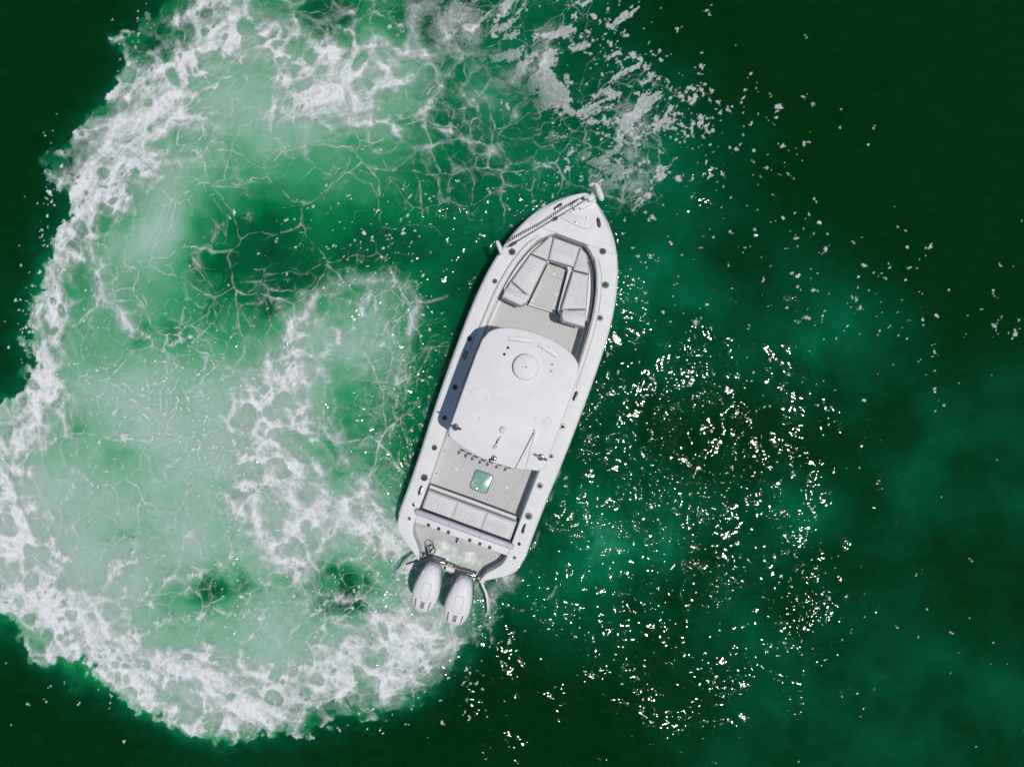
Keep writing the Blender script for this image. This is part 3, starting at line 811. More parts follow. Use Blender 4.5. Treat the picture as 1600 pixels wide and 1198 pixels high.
def build_stern():
    # bench across the stern
    prism('bench_base', [(-.975, .19), (.975, .19), (.975, .60), (-.975, .60)], SOLE-.04, .56, 'gelcoat', boat, .01)
    tube('bench_lip', [(-.97, .665, .50), (0, .672, .50), (.93, .665, .50)], .034, 'gelcoat', boat, 10)
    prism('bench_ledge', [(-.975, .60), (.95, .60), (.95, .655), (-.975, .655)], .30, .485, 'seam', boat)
    w = 1.90/3
    for k in range(3):
        x0 = -.955+k*w
        cushion('bench_cushion', [(x0+.004, .205), (x0+w-.004, .205), (x0+w-.004, .60), (x0+.004, .60)], .56, .09, (.08, .84, .06, .68), pitch=.06, pipe='vinyl')
    # transom wall with padded bolster on top
    prism('transom', [(-1.0, -.075), (1.0, -.075), (1.0, .185), (-1.0, .185)], -.02, .748, 'gelcoat', boat, .02, 3)
    bol = tube('transom_bolster', [(-1.065, .145, .80), (-1.055, .145, .80), (-1.03, .145, .80), (-.5, .145, .80), (0, .145, .80), (.5, .145, .80), (1.03, .145, .80), (1.055, .145, .80), (1.065, .145, .80)], [.02, .045, .062, .066, .066, .066, .062, .045, .02], 'bolster', boat, 16)
    for x in (-1.03+.07, -.33, .34, 1.0-.07):
        tube('bolster_band', [(x-.008, .145, .80), (x+.008, .145, .80)], .0675, 'rubber', bol, 16)
    tube('bolster_seam', [(-1.0, .212, .80), (1.0, .212, .80)], .013, 'black', boat, 6)
    for x in (-.72, .74):
        prism('seam_bracket', rrect(x, .203, .10, .024, .008), .76, .80, 'black', boat, .003)
    for x, y in ((-1.13, .25), (1.15, .235)):
        kn = lathe('bolster_knob', [(.022, 0), (.03, .012), (.03, .03), (.018, .04), (0, .042)], (x, y, .742), 'black', boat, 14)
        lathe('knob_washer', [(.038, 0), (.038, .006), (.03, .009), (0, .009)], (0, 0, -.002), 'steel', kn, 14)
    # rod holders let into the transom top
    th0 = None
    for x in (-.71, -.49, -.28, .18, .40, .61):
        if th0 is None:
            th0 = lathe('transom_rod_holder', [(.036, -.02), (.036, .004), (.03, .008), (.025, .004), (.025, -.06), (0, -.06)], (x, -.035, .757), 'dark_steel', boat, 16)
            lathe('holder_bore', [(.029, -.004), (.029, .003), (0, .004)], (0, -.004, .003), 'black', th0, 14); bore = th0.children[0]
        else:
            c = dup(th0, boat, (x, -.035, .757)); dup(bore, c)
    # swim platform with routed ovals
    plat = [(-1.0, -.07), (-1.0, -.16), (-.95, -.31), (-.85, -.43), (-.73, -.56), (-.665, -.70), (-.50, -.72), (.52, -.72), (.665, -.70), (.73, -.56), (.85, -.43), (.95, -.31), (1.0, -.16), (1.0, -.07)]
    pl = prism('swim_platform', plat, -.05, PLAT, 'platform', boat, .006)
    for x, y in ((-.90, -.17), (.90, -.15)):
        for r in (.045, .075, .105):
            pts = [(x+r*1.15*math.cos(a), y+r*.62*math.sin(a), PLAT+.002) for a in np.linspace(0, 2*math.pi, 26)]
            tube('routed_ring', pts, .0035, 'seam', pl, 4, cap=False)
    # low moulded walls of the wings
    AFi = [(-.77, .655), (-.69, .665), (-.55, .73), (-.42, .85), (-.30, .95), (-.15, 1.0), (-.03, 1.0)]
    for s in (-1, 1):
        rows = []
        for v in np.linspace(-.77, -.03, 14):
            i = interp(AFi, v); rows.append([(s*(i+.001), v, .70), (s*(i+.02), v, .52), (s*(i+.005), v, .33)])
        strip('wing_wall', rows, 'gelcoat', boat)
        rows = []
        for v in np.linspace(-.77, -.05, 18):
            rows.append([(s*max(hb(v), interp(AFi, v)+.02), v, .70), (s*max(hb(v), interp(AFi, v)+.02)*.985, v, .35), (s*max(hb(v), interp(AFi, v)+.02)*.93, v, -.1)])
        strip('wing_side', rows, 'hull', boat)
        prism('wing_end', [(s*.655, -.775), (s*.69, -.775), (s*.69, -.74), (s*.655, -.74)], -.05, .71, 'gelcoat', boat)
    # shower handle clipped below the transom
    hd = tube('shower_hose', [(-.055, -.10, .56), (-.05, -.15, .50), (-.055, -.21, .44), (-.06, -.25, .40)], [.014, .012, .012, .02], 'black', boat, 8)
    prism('shower_bracket', rrect(-.055, -.085, .06, .03, .008), .50, .60, 'black', hd, .004)
    # stepped motor well sill
    prism('motor_well', [(-.60, -.80), (.66, -.80), (.66, -.72), (-.60, -.72)], -.05, .40, 'gelcoat', boat, .02, 3)
build_stern()

# ------------------------------------------------------------------ deck fittings
def build_fittings():
    first = None
    spots = [(-1.005, 5.70, 1.1), (-1.13, 5.04, .8), (-1.215, 3.79, .9), (-1.16, 2.77, .9), (-1.145, 2.12, .8), (-1.135, 1.48, .9), (-1.12, .838, 1.15),
             (.686, 6.32, 1.1), (.97, 5.72, 1.15), (1.10, 5.07, .95), (1.155, 2.77, 1.05), (1.15, 2.13, .8), (1.14, 1.49, 1.0), (1.137, .833, 1.2)]
    for x, y, k in spots:
        z = zg(y)+.006; rot = (0, 0, (0.4 if x < 0 else -.4))
        if first is None:
            first = lathe('rod_holder', [(.056, -.01), (.056, .006), (.051, .014), (.042, .014), (.036, .004), (.035, -.05), (0, -.05)], (x, y, z), 'steel', boat, 20)
            bore = lathe('holder_bore', [(.030, -.004), (.030, .006), (.024, .010), (0, .010)], (.004, -.008, -.002), 'black', first, 16)
            lathe('holder_gasket', [(.064, -.012), (.064, .002), (.05, .004), (0, .004)], (0, 0, 0), 'rubber2', first, 18)
            first.scale = (k, k, 1)
        else:
            c = dup(first, boat, (x, y, z), rot, (k, k, 1)); [dup(h, c) for h in first.children]
    cl = None
    for x, y, a in ((.413, 6.81, .55), (1.178, 3.44, 0), (1.133, .56, 0), (-1.19, 3.45, 0), (-1.105, .57, 0), (-.45, 6.83, -.55)):
        z = zg(y)+.004
        if cl is None:
            bm = bmesh.new()
            tube('', [(0, -.105, .035), (0, -.06, .046), (0, 0, .048), (0, .06, .046), (0, .105, .035)], [.008, .014, .016, .014, .008], None, None, 10, True, bm)
            for yy in (-.035, .035): tube('', [(0, yy, 0), (0, yy, .045)], .013, None, None, 8, True, bm)
            cl = from_bm('mooring_cleat', bm, 'steel', boat)
            prism('cleat_base', rrect(0, 0, .075, .19, .035), -.004, .008, 'dark_steel', cl, .003)
            cb = cl.children[0]; cl.location = (x, y, z); cl.rotation_euler = (0, 0, a)
        else:
            c = dup(cl, boat, (x, y, z), (0, 0, a)); dup(cb, c)
    lt = None
    for x, y in ((-1.124, -.05), (1.155, -.06)):
        if lt is None:
            lt = lathe('fuel_cap', [(.034, -.005), (.034, .004), (.026, .008), (.018, .005), (0, .005)], (x, y, .745), 'dark_steel', boat, 18)
            lathe('cap_centre', [(.014, 0), (.012, .003), (0, .004)], (0, 0, .005), 'steel', lt, 12)
        else:
            c = dup(lt, boat, (x, y, .745)); dup(lt.children[0], c)
    # anchor locker hatch on the foredeck
    hp = [(-.32, 6.64), (.13, 6.60), (.25, 6.63), (.32, 6.73), (.29, 6.79), (.15, 6.845), (-.18, 6.845), (-.29, 6.76)]
    z = zg(6.7)+.008
    g = prism('anchor_locker_hatch', hp, z-.02, z+.010, 'gelcoat', boat, .006)
    c = (-.0, 6.72)
    prism('hatch_gasket', [(c[0]+(x-c[0])*1.02, c[1]+(y-c[1])*1.035) for x, y in hp], z-.02, z+.003, 'seam', g)
    prism('hatch_latch', rrect(-.02, 6.655, .05, .03, .010), z+.009, z+.016, 'steel', g, .002)
    for x, y in ((.16, 6.82), (-.17, 6.82)): prism('hatch_hinge', rrect(x, y, .05, .02, .006), z+.009, z+.015, 'steel', g, .002)
    # live well lid in the cockpit floor
    lid = prism('livewell_lid', rrect(-.005, 1.09, .375, .40, .06), SOLE-.01, SOLE+.022, 'tank', boat, .012, 3)
    bm = prism_bm(rrect(-.005, 1.09, .405, .43, .07), SOLE-.01, SOLE+.010)
    from_bm('lid_frame', bm, 'piping', lid)
    prism('lid_latch', rrect(-.06, .93, .07, .03, .01), SOLE+.021, SOLE+.032, 'steel', lid, .003)
    raw('floor_seam', [(-.012, .66, SOLE+.002), (-.006, .66, SOLE+.002), (-.006, .875, SOLE+.002), (-.012, .875, SOLE+.002)], [(0, 1, 2, 3)], 'seam', boat)
    for x, y, z in ((-.58, 1.16, SOLE), (.54, 1.155, SOLE), (.12, 5.28, BOWSOLE), (-.07, 5.66, BOWSOLE), (-.30, 4.99, BOWSOLE)):
        d = lathe('deck_plate', [(.032, 0), (.032, .006), (.026, .010), (.012, .010), (0, .012)], (x, y, z), 'plastic', boat, 16)
        lathe('plate_slot', [(.008, 0), (0, .001)], (.004, -.004, .0125), 'seam', d, 8)
    for x, y in ((-.945, 1.43), (-.94, .94)):
        lathe('courtesy_light', [(.014, 0), (.012, .004), (0, .005)], (x, y, SOLE), 'black', boat, 10)
    for x, y in ((.985, 1.30), (.99, .80)):
        lathe('courtesy_light', [(.02, 0), (.016, .006), (0, .008)], (x, y, .42), 'black', boat, 10, (0, -math.pi/2, 0))
build_fittings()

# ------------------------------------------------------------------ console and helm beneath the hardtop
def build_console():
    co = prism('helm_console', rrect(.03, 3.25, 1.05, 1.05, .14), SOLE, 1.30, 'gelcoat', boat, .05, 3)
    raw('windshield', [(-.48, 3.70, 1.28), (.54, 3.70, 1.28), (.46, 3.42, 1.98), (-.40, 3.42, 1.98)], [(0, 1, 2, 3)], 'glass', co)
    prism('dash_panel', rrect(.03, 2.95, .86, .30, .05), 1.27, 1.315, 'black', co, .01)
    wh = tube('steering_wheel', [(-.18+.17*math.cos(a), 2.70+.05*math.sin(a), 1.10+.17*math.sin(a)) for a in np.linspace(0, 2*math.pi, 25)], .014, 'steel', co, 8, cap=False)
    cushion('console_seat_cushion', [(-.32, 3.80), (.38, 3.80), (.38, 4.18), (-.32, 4.18)], .72, .12, (.1, .9, .1, .9))
    prism('console_seat', rrect(.03, 3.98, .74, .40, .06), SOLE, .72, 'gelcoat', boat, .02)
    hs = prism('helm_seat_base', rrect(.03, 2.25, .95, .45, .06), SOLE, .95, 'gelcoat', boat, .03)
    for x in (-.22, .28):
        c = cushion('helm_seat_cushion', [(x-.22, 2.05), (x+.22, 2.05), (x+.22, 2.50), (x-.22, 2.50)], .95, .12, (.1, .9, .1, .9), n=30)
        prism('helm_backrest', rrect(x, 2.06, .44, .10, .04), 1.06, 1.50, 'vinyl', c, .03, 3)
    # round moulding of a table base showing ahead of the hardtop
    tube('table_base_ring', [(.06+.085*math.cos(a), 4.28+.085*math.sin(a), SOLE+.012) for a in np.linspace(0, 2*math.pi, 30)], .012, 'gelcoat', boat, 6, cap=False)
    for x, y0, y1 in ((-.62, 3.55, 3.68), (.70, 3.55, 3.68), (-.62, 2.62, 2.25), (.70, 2.62, 2.25)):
        tube('hardtop_leg', [(x, y0, SOLE), (x, y0, 1.2), (x*1.02, .5*(y0+y1), 1.8), (x*1.03, y1, 2.30)], .028, 'plastic', boat, 10)
    for x in (-.63, .71):
        tube('hardtop_rail', [(x, 2.05, 2.25), (x, 3.9, 2.25)], .025, 'plastic', boat, 8)
build_console()

# ------------------------------------------------------------------ hardtop
ZT = 2.345
def build_hardtop():
    cx = .04; half = .935
    out = []
    for t in np.linspace(-1, 1, 29):        # curved leading edge, port to starboard
        out.append((cx+t*half*.985, 3.80+.435*math.sqrt(max(0, 1-abs(t)**2.3))))
    side = [(cx+half, 3.5), (cx+half, 2.9), (cx+half-.005, 2.3)]
    rear = []
    for a in np.linspace(0, 90, 7): rear.append((cx+half-.19+.185*math.cos(math.radians(a)), 2.09-.185*math.sin(math.radians(a))))
    for t in np.linspace(.72, -.72, 15): rear.append((cx+t*half, 1.79+.125*abs(t)**2.4*1.6))
    for a in np.linspace(90, 0, 7): rear.append((cx-half+.19-.185*math.cos(math.radians(a)), 2.09-.185*math.sin(math.radians(a))))
    out += side+rear+[(cx-half+.005, 2.3), (cx-half, 2.9), (cx-half, 3.5)]
    top = prism('hardtop', out, ZT-.075, ZT, 'gelcoat', boat, .03, 4, 50)
    z = ZT
    rd = lathe('radar_dome', [(.225, 0), (.234, .006), (.236, .085), (.228, .100), (.214, .108), (.12, .113), (0, .114)], (.03, 3.60, z), 'plastic', top, 44)
    lathe('dome_seam', [(.2375, 0), (.2385, .006), (.2375, .012), (0, .012)], (0, 0, .028), 'seam', rd, 44)
    raw('dome_emblem', [(-.022, -.012, .1165), (.020, -.018, .1165), (.004, .026, .1165)], [(0, 1, 2)], 'blue', rd)
    tube('dome_cable', [(-.09, -.12, .113), (-.055, -.02, .114), (-.06, .13, .113)], .0025, 'seam', rd, 4)
    def bar(p, q, w):      # recessed light bars by the leading edge
        p = Vector(p); q = Vector(q); d = q-p; a = math.atan2(d.y, d.x); m = (p+q)/2
        b = prism('light_bar', rrect(m.x, m.y, d.length, w, w*.45, 5, a), z-.005, z+.014, 'lens', top, .008, 3)
        n = Vector((-d.y, d.x)).normalized()*(-w*.55)
        tube('bar_gasket', [(p.x+n.x, p.y+n.y, z+.003), (q.x+n.x, q.y+n.y, z+.003)], .005, 'seam', b, 5)
        return b
    bar((-.45, 3.985), (-.06, 4.075), .075); bar((.09, 4.075), (.48, 3.99), .075)
    for x, y in ((-.20, 4.005), (-.13, 4.02), (-.05, 4.03), (.02, 4.025), (.10, 4.01), (.20, 3.985)):
        lathe('rivet', [(.009, 0), (.007, .005), (0, .006)], (x, y, z), 'dark_steel', top, 8)
    for x, y in ((-.394, 3.816), (-.415, 3.683)):
        lathe('black_cap', [(.026, -.004), (.026, .006), (.018, .012), (0, .013)], (x, y, z), 'black', top, 16)
    for x, y in ((.454, 3.809), (.479, 3.688)):
        lathe('grey_cap', [(.028, -.004), (.026, .005), (.016, .010), (0, .011)], (x, y, z), 'rubber', top, 16)
    b0 = None
    for x, y in ((.443, 3.432), (-.424, 2.81), (-.435, 2.458), (.51, 2.814), (-.429, 2.172), (.512, 2.456), (-.273, 4.074), (.315, 4.082), (-.389, 3.42)):
        if b0 is None:
            b0 = lathe('bolt_cover', [(.036, -.002), (.034, .005), (.018, .008), (0, .008)], (x, y, z), 'plastic', top, 18)
        else: dup(b0, top, (x, y, z))
    for o in [c for c in top.children if c.name.startswith('bolt_cover')]:
        lathe('bolt_head', [(.009, 0), (.008, .004), (0, .005)], (.004, -.004, .0075), 'dark_steel', o, 8)
    for x, y in ((-.655, 2.86), (.738, 2.822)):
        s = lathe('speaker_cover', [(.085, -.002), (.083, .008), (.06, .013), (0, .014)], (x, y, z), 'plastic', top, 28)
        for a in range(8):
            lathe('cover_lobe', [(.022, 0), (.018, .006), (0, .008)], (.062*math.cos(a*.785), .062*math.sin(a*.785), .009), 'plastic', s, 10)
    dm = lathe('satellite_dome', [(.06, 0), (.062, .03), (.052, .055), (.03, .072), (0, .078)], (.03, 2.40, z), 'plastic', top, 24)
    lathe('dome_base', [(.072, -.002), (.07, .008), (0, .009)], (0, 0, 0), 'plastic', dm, 24)
    # folded all-round light stick
    st = tube('light_stick', [(.035, 2.29, z+.02), (.015, 2.16, z+.06), (-.005, 2.04, z+.10)], [.012, .007, .007], 'plastic', top, 8)
    tube('stick_shadow', [(.03, 2.27, z+.010), (-.005, 2.20, z+.012), (-.012, 2.15, z+.010), (.015, 2.11, z+.012), (.022, 2.04, z+.008)], .004, 'dark_steel', st, 5)  # this dark line and the next stand in for the stick's cast shadow
    tube('stick_shadow', [(.036, 2.27, z+.010), (.012, 2.16, z+.012), (-.02, 2.10, z+.010), (-.035, 2.03, z+.008)], .004, 'dark_steel', st, 5)
    # whip antenna leaning aft
    an = lathe('antenna_mount', [(.04, -.002), (.04, .012), (.024, .02), (.022, .06), (0, .065)], (.575, 2.575, z), 'plastic', top, 18)
    tube('antenna_whip', [(0, 0, .05), (.015, -.25, .22), (.035, -.55, .44), (.06, -.95, .74)], [.014, .011, .009, .006], 'plastic', an, 8)
    for dx, dy in ((-.05, -.02), (.045, -.035), (-.11, .02)): lathe('mount_bolt', [(.010, 0), (.008, .006), (0, .007)], (dx, dy, .0), 'copper', an, 8)
    # outrigger mounts near the aft corners
    for x, y, a in ((-.79, 2.155, 0.0), (.835, 2.175, -.06)):
        om = lathe('outrigger_mount', [(.062, -.002), (.062, .010), (.050, .018), (.044, .04), (0, .045)], (x, y, z), 'steel', top, 24)
        c, s = math.cos(a), math.sin(a)
        tube('outrigger_handle', [(-.125*c, -.125*s, .075), (-.06*c, -.06*s, .07), (0, 0, .062), (.06*c, .06*s, .07), (.115*c, .115*s, .075)], [.018, .020, .022, .020, .018], 'dark_steel', om, 10)
    # chrome stern light on the trailing edge
    sl = lathe('stern_light', [(.040, 0), (.048, .02), (.048, .05), (.034, .08), (0, .092)], (.055, 1.875, z-.005), 'steel', top, 22)
    tube('light_bracket', [(-.03, -.03, .02), (-.075, -.06, .005)], .022, 'dark_steel', sl, 10)
    # rod rack along the trailing edge
    r0 = None
    for k, x in enumerate((-.56, -.43, -.30, -.15, -.01, .16, .32)):
        y = 1.785+.012*abs(k-3)
        if r0 is None:
            bm = bmesh.new()
            tube('', [(0, .03, -.10), (-.01, -.03, -.055), (-.015, -.09, -.01)], .024, None, None, 12, True, bm)
            r0 = from_bm('rod_rack_tube', bm, 'plastic', top)
            r0.location = (x, y, z)
            tube('tube_mouth', [(-.0152, -.0905, -.0095), (-.0155, -.093, -.0078)], .020, 'black', r0, 12)
            prism('tube_shadow', rrect(.035, -.02, .09, .03, .008), -.06, -.02, 'black', r0, .003)  # black block standing in for the dark shadow beside each tube
            tube('tube_collar', [(-.012, -.06, -.032), (-.0148, -.088, -.0115)], .0265, 'rubber2', r0, 12)
            kids = list(r0.children)
        else:
            c = dup(r0, top, (x, y, z))
            for kd in kids: dup(kd, c)
    return top
build_hardtop()

# ------------------------------------------------------------------ outboard motors
def text_mesh(body, size, depth):
    cu = bpy.data.curves.new('numerals', 'FONT'); cu.body = body; cu.size = size; cu.extrude = depth; cu.align_x = 'CENTER'; cu.align_y = 'CENTER'; cu.offset = size*.02
    tmp = bpy.data.objects.new('tmp', cu); COL.objects.link(tmp)
    dg = bpy.context.evaluated_depsgraph_get(); me = bpy.data.meshes.new_from_object(tmp.evaluated_get(dg))
    bpy.data.objects.remove(tmp); return me

def build_outboard(x, y, rot):
    # local: front of the cowl at y = 0, running aft to -1.0
    W = [(0, .105), (-.06, .150), (-.15, .185), (-.3, .232), (-.45, .262), (-.6, .272), (-.72, .262), (-.82, .235), (-.90, .195), (-.96, .14), (-1.0, .05)]
    T = [(0, .90), (-.06, .945), (-.15, .975), (-.35, 1.00), (-.6, .995), (-.8, .955), (-.92, .90), (-1.0, .82)]
    ys = [0, -.03, -.08, -.15]+list(np.linspace(-.22, -.86, 17))+[-.90, -.935, -.965, -.985, -1.0]
    rows = []; n = 28
    for yy in ys:
        w = smooth_tab(W[::-1], [yy])[0]; tz = smooth_tab(T[::-1], [yy])[0]; bz = .50+.02*abs(yy)
        cz = (tz+bz)/2; hz = (tz-bz)/2; row = []
        for k in range(n):
            a = 2*math.pi*k/n; c, s = math.cos(a), math.sin(a)
            row.append((w*math.copysign(abs(c)**.62, c), yy, cz+hz*math.copysign(abs(s)**.55, s)))
        rows.append(row+[row[0]])
    verts = [p for r in rows for p in r]; faces = []; w_ = n+1
    for i in range(len(rows)-1):
        for j in range(n): faces.append((i*w_+j, i*w_+j+1, (i+1)*w_+j+1, (i+1)*w_+j))
    faces.append(tuple(range(n))); faces.append(tuple((len(rows)-1)*w_+k for k in range(n)))
    mo = raw('outboard_motor', verts, faces, 'cowl', boat, True, 50)
    def top_z(yy): return smooth_tab(T[::-1], [yy])[0]
    # raised service panel with recessed edge, vents and power numerals
    def patch(name, x0, x1, y0, y1, dz, mat, th=.006):
        rws = []
        for yy in np.linspace(y0, y1, 8): rws.append([(xx, yy, top_z(yy)+dz-.10*abs(xx)**2.2) for xx in np.linspace(x0, x1, 6)])
        return strip(name, rws, mat, mo, 40)
    patch('panel_seam', -.088, .088, -.335, -.665, -.0005, 'seam'); patch('service_panel', -.082, .082, -.341, -.655, .006, 'cowl')
    for s in (-1, 1):
        p = tube('vent_slot', [(s*.150, -.70, top_z(-.70)-.006), (s*.142, -.80, top_z(-.80)-.010), (s*.128, -.895, top_z(-.895)-.020)], .010, 'black', mo, 6)
        tube('cowl_rib', [(s*.155, -.12, top_z(-.12)-.045), (s*.205, -.40, top_z(-.4)-.05), (s*.215, -.65, top_z(-.65)-.06)], .012, 'cowl', mo, 6)
    nm = text_mesh('300', .11, .002)
    nb = link('power_numerals', nm, 'piping', mo, False)
    slope = math.atan2(top_z(-.74)-top_z(-.86), .12)
    nb.location = (.0, -.795, top_z(-.795)+.006)
    nb.rotation_euler = (Matrix.Rotation(slope, 4, 'X') @ Matrix.Rotation(-math.pi/2, 4, 'Z')).to_euler()
    # lower apron, midsection, gearcase and bracket
    rows2 = []
    for yy in ys[1:-1]:
        w = smooth_tab(W[::-1], [yy])[0]; rows2.append([(-w*1.05, yy, .60), (-w*1.075, yy, .55), (-w*1.03, yy, .50), (0, yy, .46), (w*1.03, yy, .50), (w*1.075, yy, .55), (w*1.05, yy, .60)])
    strip('cowl_apron', rows2, 'cowl_low', mo, 50)
    ms = prism('midsection', [(-.07, -.10), (.07, -.10), (.11, -.30), (.09, -.55), (0, -.66), (-.09, -.55), (-.11, -.30)], -.75, .50, 'cowl', mo)
    tube('gearcase', [(0, .02, -.62), (0, -.12, -.62), (0, -.45, -.62), (0, -.62, -.62)], [.02, .075, .085, .05], 'cowl', ms, 12)
    br = prism('clamp_bracket', [(-.12, .05), (.12, .05), (.14, -.12), (-.14, -.12)], .10, .58, 'rubber', mo, .02)
    tube('steering_cylinder', [(-.20, .035, .62), (-.11, .035, .62), (.11, .035, .62), (.20, .035, .62)], [.018, .033, .033, .018], 'steel', br, 12)
    for s in (-1, 1): tube('cylinder_end', [(s*.20, .035, .62), (s*.25, .03, .62)], .028, 'black', br, 10)
    prism('shift_arm', rrect(.225, -.05, .05, .05, .012), .60, .70, 'black', br, .006)
    mo.location = (x, y, 0); mo.rotation_euler = (0, 0, rot)
    return mo
build_outboard(-.33, -.735, .07)
build_outboard(.36, -.765, .085)
def build_rigging():
    tb = tube('tie_bar', [(-.30, -.70, .60), (0, -.712, .60), (.34, -.72, .60)], .014, 'copper', boat, 10)
    for x in (-.05, .02, .09): tube('tie_bar_collar', [(x, -.71, .60), (x+.03, -.711, .60)], .026, 'copper', tb, 10)
    tube('rigging_hose', [(-.50, -.74, .56), (-.56, -.62, .60), (-.60, -.50, .66), (-.56, -.42, .69), (-.46, -.43, .68), (-.40, -.52, .64), (-.44, -.62, .60), (-.60, -.78, .56), (-.80, -.95, .50), (-.88, -1.03, .46)], .0125, 'black', boat, 8)
    tube('rigging_hose', [(-.40, -.70, .58), (-.47, -.62, .60), (-.50, -.54, .62), (-.47, -.47, .62)], .0125, 'black', boat, 8)
    tube('rigging_hose', [(-.44, -.72, .58), (-.50, -.66, .60), (-.55, -.58, .62), (-.57, -.52, .62)], .010, 'black', boat, 8)
    tube('rigging_hose', [(.60, -.80, .54), (.68, -.84, .58), (.76, -.92, .56), (.86, -1.04, .50)], .0125, 'black', boat, 8)
    # folding shallow-water anchors on each quarter, arms reaching aft into the water
    for s, pts in ((-1, [(-.66, -.74, .42), (-.80, -.92, .44), (-.90, -1.08, .40), (-.99, -1.30, .22), (-1.03, -1.52, -.10)]), (1, [(.66, -.78, .40), (.80, -.94, .44), (.93, -1.10, .42), (1.04, -1.36, .26), (1.11, -1.60, -.08)])):
        an = tube('stake_anchor_arm', pts, [.036, .030, .028, .024, .018], 'plastic', boat, 8)
        prism('anchor_bracket', rrect(s*.70, -.80, .16, .10, .03, 4, s*-.8), .26, .42, 'plastic', an, .02)
        tube('anchor_stake', [(p[0]+s*.05, p[1]-.01, p[2]+.03) for p in pts[1:]], .010, 'plastic', an, 6)
build_rigging()

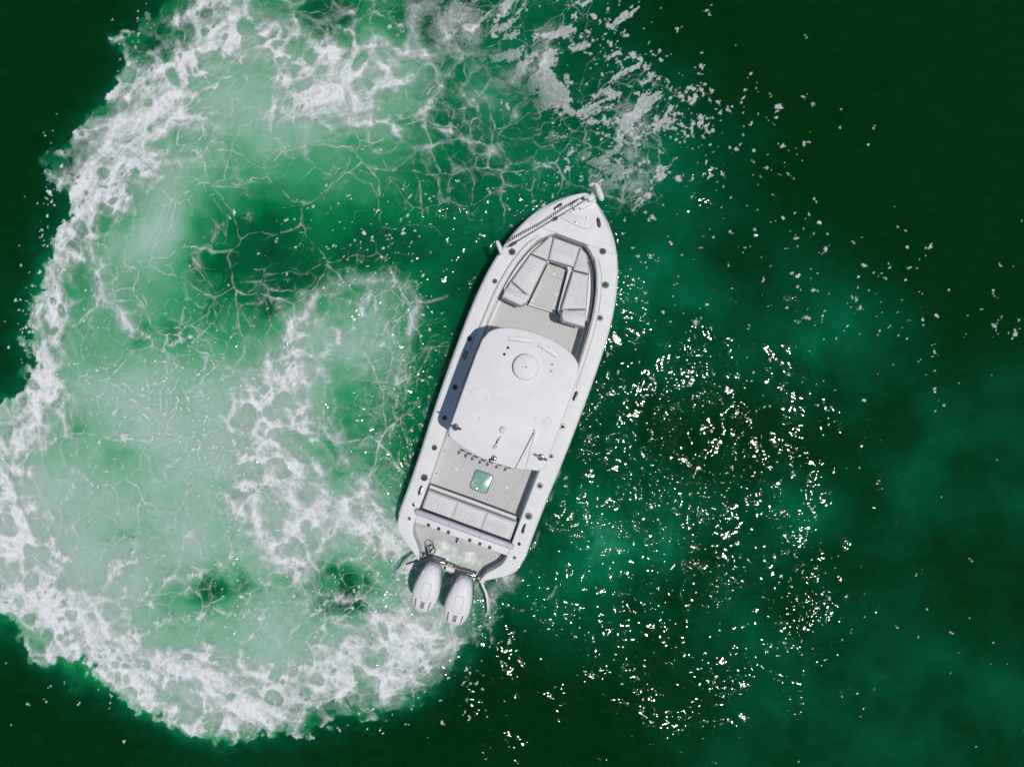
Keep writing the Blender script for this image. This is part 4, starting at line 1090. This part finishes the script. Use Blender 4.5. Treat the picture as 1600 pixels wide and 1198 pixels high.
# ------------------------------------------------------------------ electric bow motor stowed along the port bow
def build_bow_motor():
    a = Vector((.02, 7.10, 1.25)); b = Vector((-1.10, 5.74, 1.16)); d = (b-a).normalized(); n = Vector((-d.y, d.x, 0))
    def at(t, off=0.0, dz=0.0): p = a.lerp(b, t)+n*off; return (p.x, p.y, p.z+dz)
    rt = math.atan2(d.y, d.x)
    sh = tube('bow_motor_shaft', [at(-.14), at(.5), at(1.0)], .013, 'dark_steel', boat, 10)
    prism('mount_plate', rrect(.055, 7.09, .36, .15, .03, 4, rt), 1.10, 1.19, 'plastic', sh, .02)
    prism('mount_head', rrect(.10, 7.17, .15, .12, .03, 4, rt), 1.19, 1.30, 'lens', sh, .02)
    prism('mount_arm', rrect(-.04, 6.99, .30, .05, .015, 4, rt), 1.16, 1.215, 'plastic', sh, .01)
    prism('hinge_block', rrect(.0, 7.15, .08, .07, .015, 4, rt), 1.20, 1.295, 'bolster', sh, .01)
    for t, w in ((.38, .06), (.405, .04)): 
        p = at(t); prism('shaft_clamp', rrect(p[0], p[1], .035, w, .008, 3, rt), 1.13, 1.25, 'black', sh, .004)
    p = at(.93); prism('shaft_rest', rrect(p[0], p[1], .13, .045, .012, 3, rt), 1.09, 1.20, 'black', sh, .006)
    tube('pull_cord', [at(.16, -.03), at(.15, -.08, -.05), at(.10, -.12, -.09), at(.03, -.10, -.08), at(.01, -.04)], .008, 'black', sh, 6)
    # coiled power lead beside the shaft
    cp = []
    L = (b-a).length*.86; turns = 36
    for k in range(turns*7):
        t = k/(turns*7-1); ph = 2*math.pi*turns*t
        base = Vector(at(.07+.90*t)); wob = .012*math.sin(9*t)
        off = (n*-1)*(.085+wob) if n.x*-1 < 0 else n*(.085+wob)
        cp.append(base+off+n*.028*math.cos(ph)+Vector((0, 0, .024*math.sin(ph)-.005)))
    tube('coiled_lead', cp, .0055, 'black', sh, 5)
    # pod motor and propeller overhanging the stem
    pc = Vector((.215, 7.335, 1.24)); pd = Vector((.54, -.62, 0)).normalized()
    pod = tube('motor_pod', [pc-pd*.19, pc-pd*.15, pc-pd*.05, pc+pd*.08, pc+pd*.15, pc+pd*.18], [.03, .052, .06, .06, .045, .015], 'plastic', sh, 16)
    tube('pod_strut', [at(-.14), tuple(pc)], .026, 'plastic', sh, 10)
    hub = pc-pd*.20
    m = Matrix((pd, Vector((-pd.y, pd.x, 0)), Vector((0, 0, 1)))).transposed()
    for k in range(2):
        aa = .45+math.pi*k; vs = []
        for r, w in ((.02, .03), (.07, .06), (.12, .055), (.155, .02)):
            for sgn in (-1, 1):
                loc = Vector((sgn*w*.5, r*math.cos(aa)-sgn*w*.4*math.sin(aa), r*math.sin(aa)+sgn*w*.4*math.cos(aa))); vs.append(tuple(hub+m @ loc))
        bl = raw('propeller_blade', vs, [(0, 1, 3, 2), (2, 3, 5, 4), (4, 5, 7, 6)], 'plastic', sh)
        mod = bl.modifiers.new('thick', 'SOLIDIFY'); mod.thickness = .010
    # steering head at the inboard end of the shaft, fin over the side
    hx = Vector((-1.245, 5.65, 1.22)); hd = Vector((.165, -.19, 0)).normalized()
    tube('steering_head', [hx-hd*.15, hx-hd*.10, hx, hx+hd*.09, hx+hd*.13], [.02, .042, .046, .040, .02], 'plastic', sh, 14)
build_bow_motor()

# ------------------------------------------------------------------ water washing over the swim platform
def build_wash():
    t = NT('wash_water'); o = t.obj()
    n = t.noise(o, 3.0, 4.0, .55, dist=.6); n2 = t.noise(o, 30.0, 3.0, .6)
    f = t.attr('cover')
    al = t.math('MULTIPLY', t.math('MULTIPLY_ADD', n, 1.7, t.math('MULTIPLY_ADD', n2, .4, -.25), clamp=True), f, clamp=True)
    b = t.bsdf(Base_Color=t.ramp(n, [(.3, (.50, .60, .54)), (.7, (.76, .79, .77))]), Roughness=.3, IOR=1.33, Normal=t.bump(n2, .4, .02))
    tr = t.n('ShaderNodeBsdfTransparent'); mx = t.n('ShaderNodeMixShader')
    t.put(mx.inputs[0], al); t.t.links.new(tr.outputs[0], mx.inputs[1]); t.t.links.new(b.outputs[0], mx.inputs[2])
    mat = t.done(mx)
    xs = np.linspace(-.66, .72, 70); ys = np.linspace(-.90, -.22, 40); X, Y = np.meshgrid(xs, ys[::-1])
    nn = fbm(X*100, Y*100, 22, 4, 200); cov = sstep(0, .12, .66-np.abs(X-.03))*sstep(-.24, -.40, Y+.10*nn+.06*(X))*sstep(-.92, -.84, Y)
    Z = np.where(Y < -.80, .41, PLAT+.008)+.03*cov*np.clip(.5+nn, 0, 1)
    Z = np.where((Y > -.82) & (Y < -.70), np.maximum(Z, .415), Z)
    c, s = math.cos(HEAD), math.sin(HEAD)
    wx = boat.location.x+X*c-Y*s; wy = boat.location.y+X*s+Y*c
    k = cov > .03; keep = k[:-1, :-1] | k[1:, :-1] | k[:-1, 1:] | k[1:, 1:]
    ob = grid_mesh('wash_water', wx, wy, Z, {'cover': cov}, keep)
    ob.data.materials.append(mat); ob['kind'] = 'stuff'; ob['label'] = 'milky water washing over the grey swim platform'; ob['category'] = 'water'
build_wash()
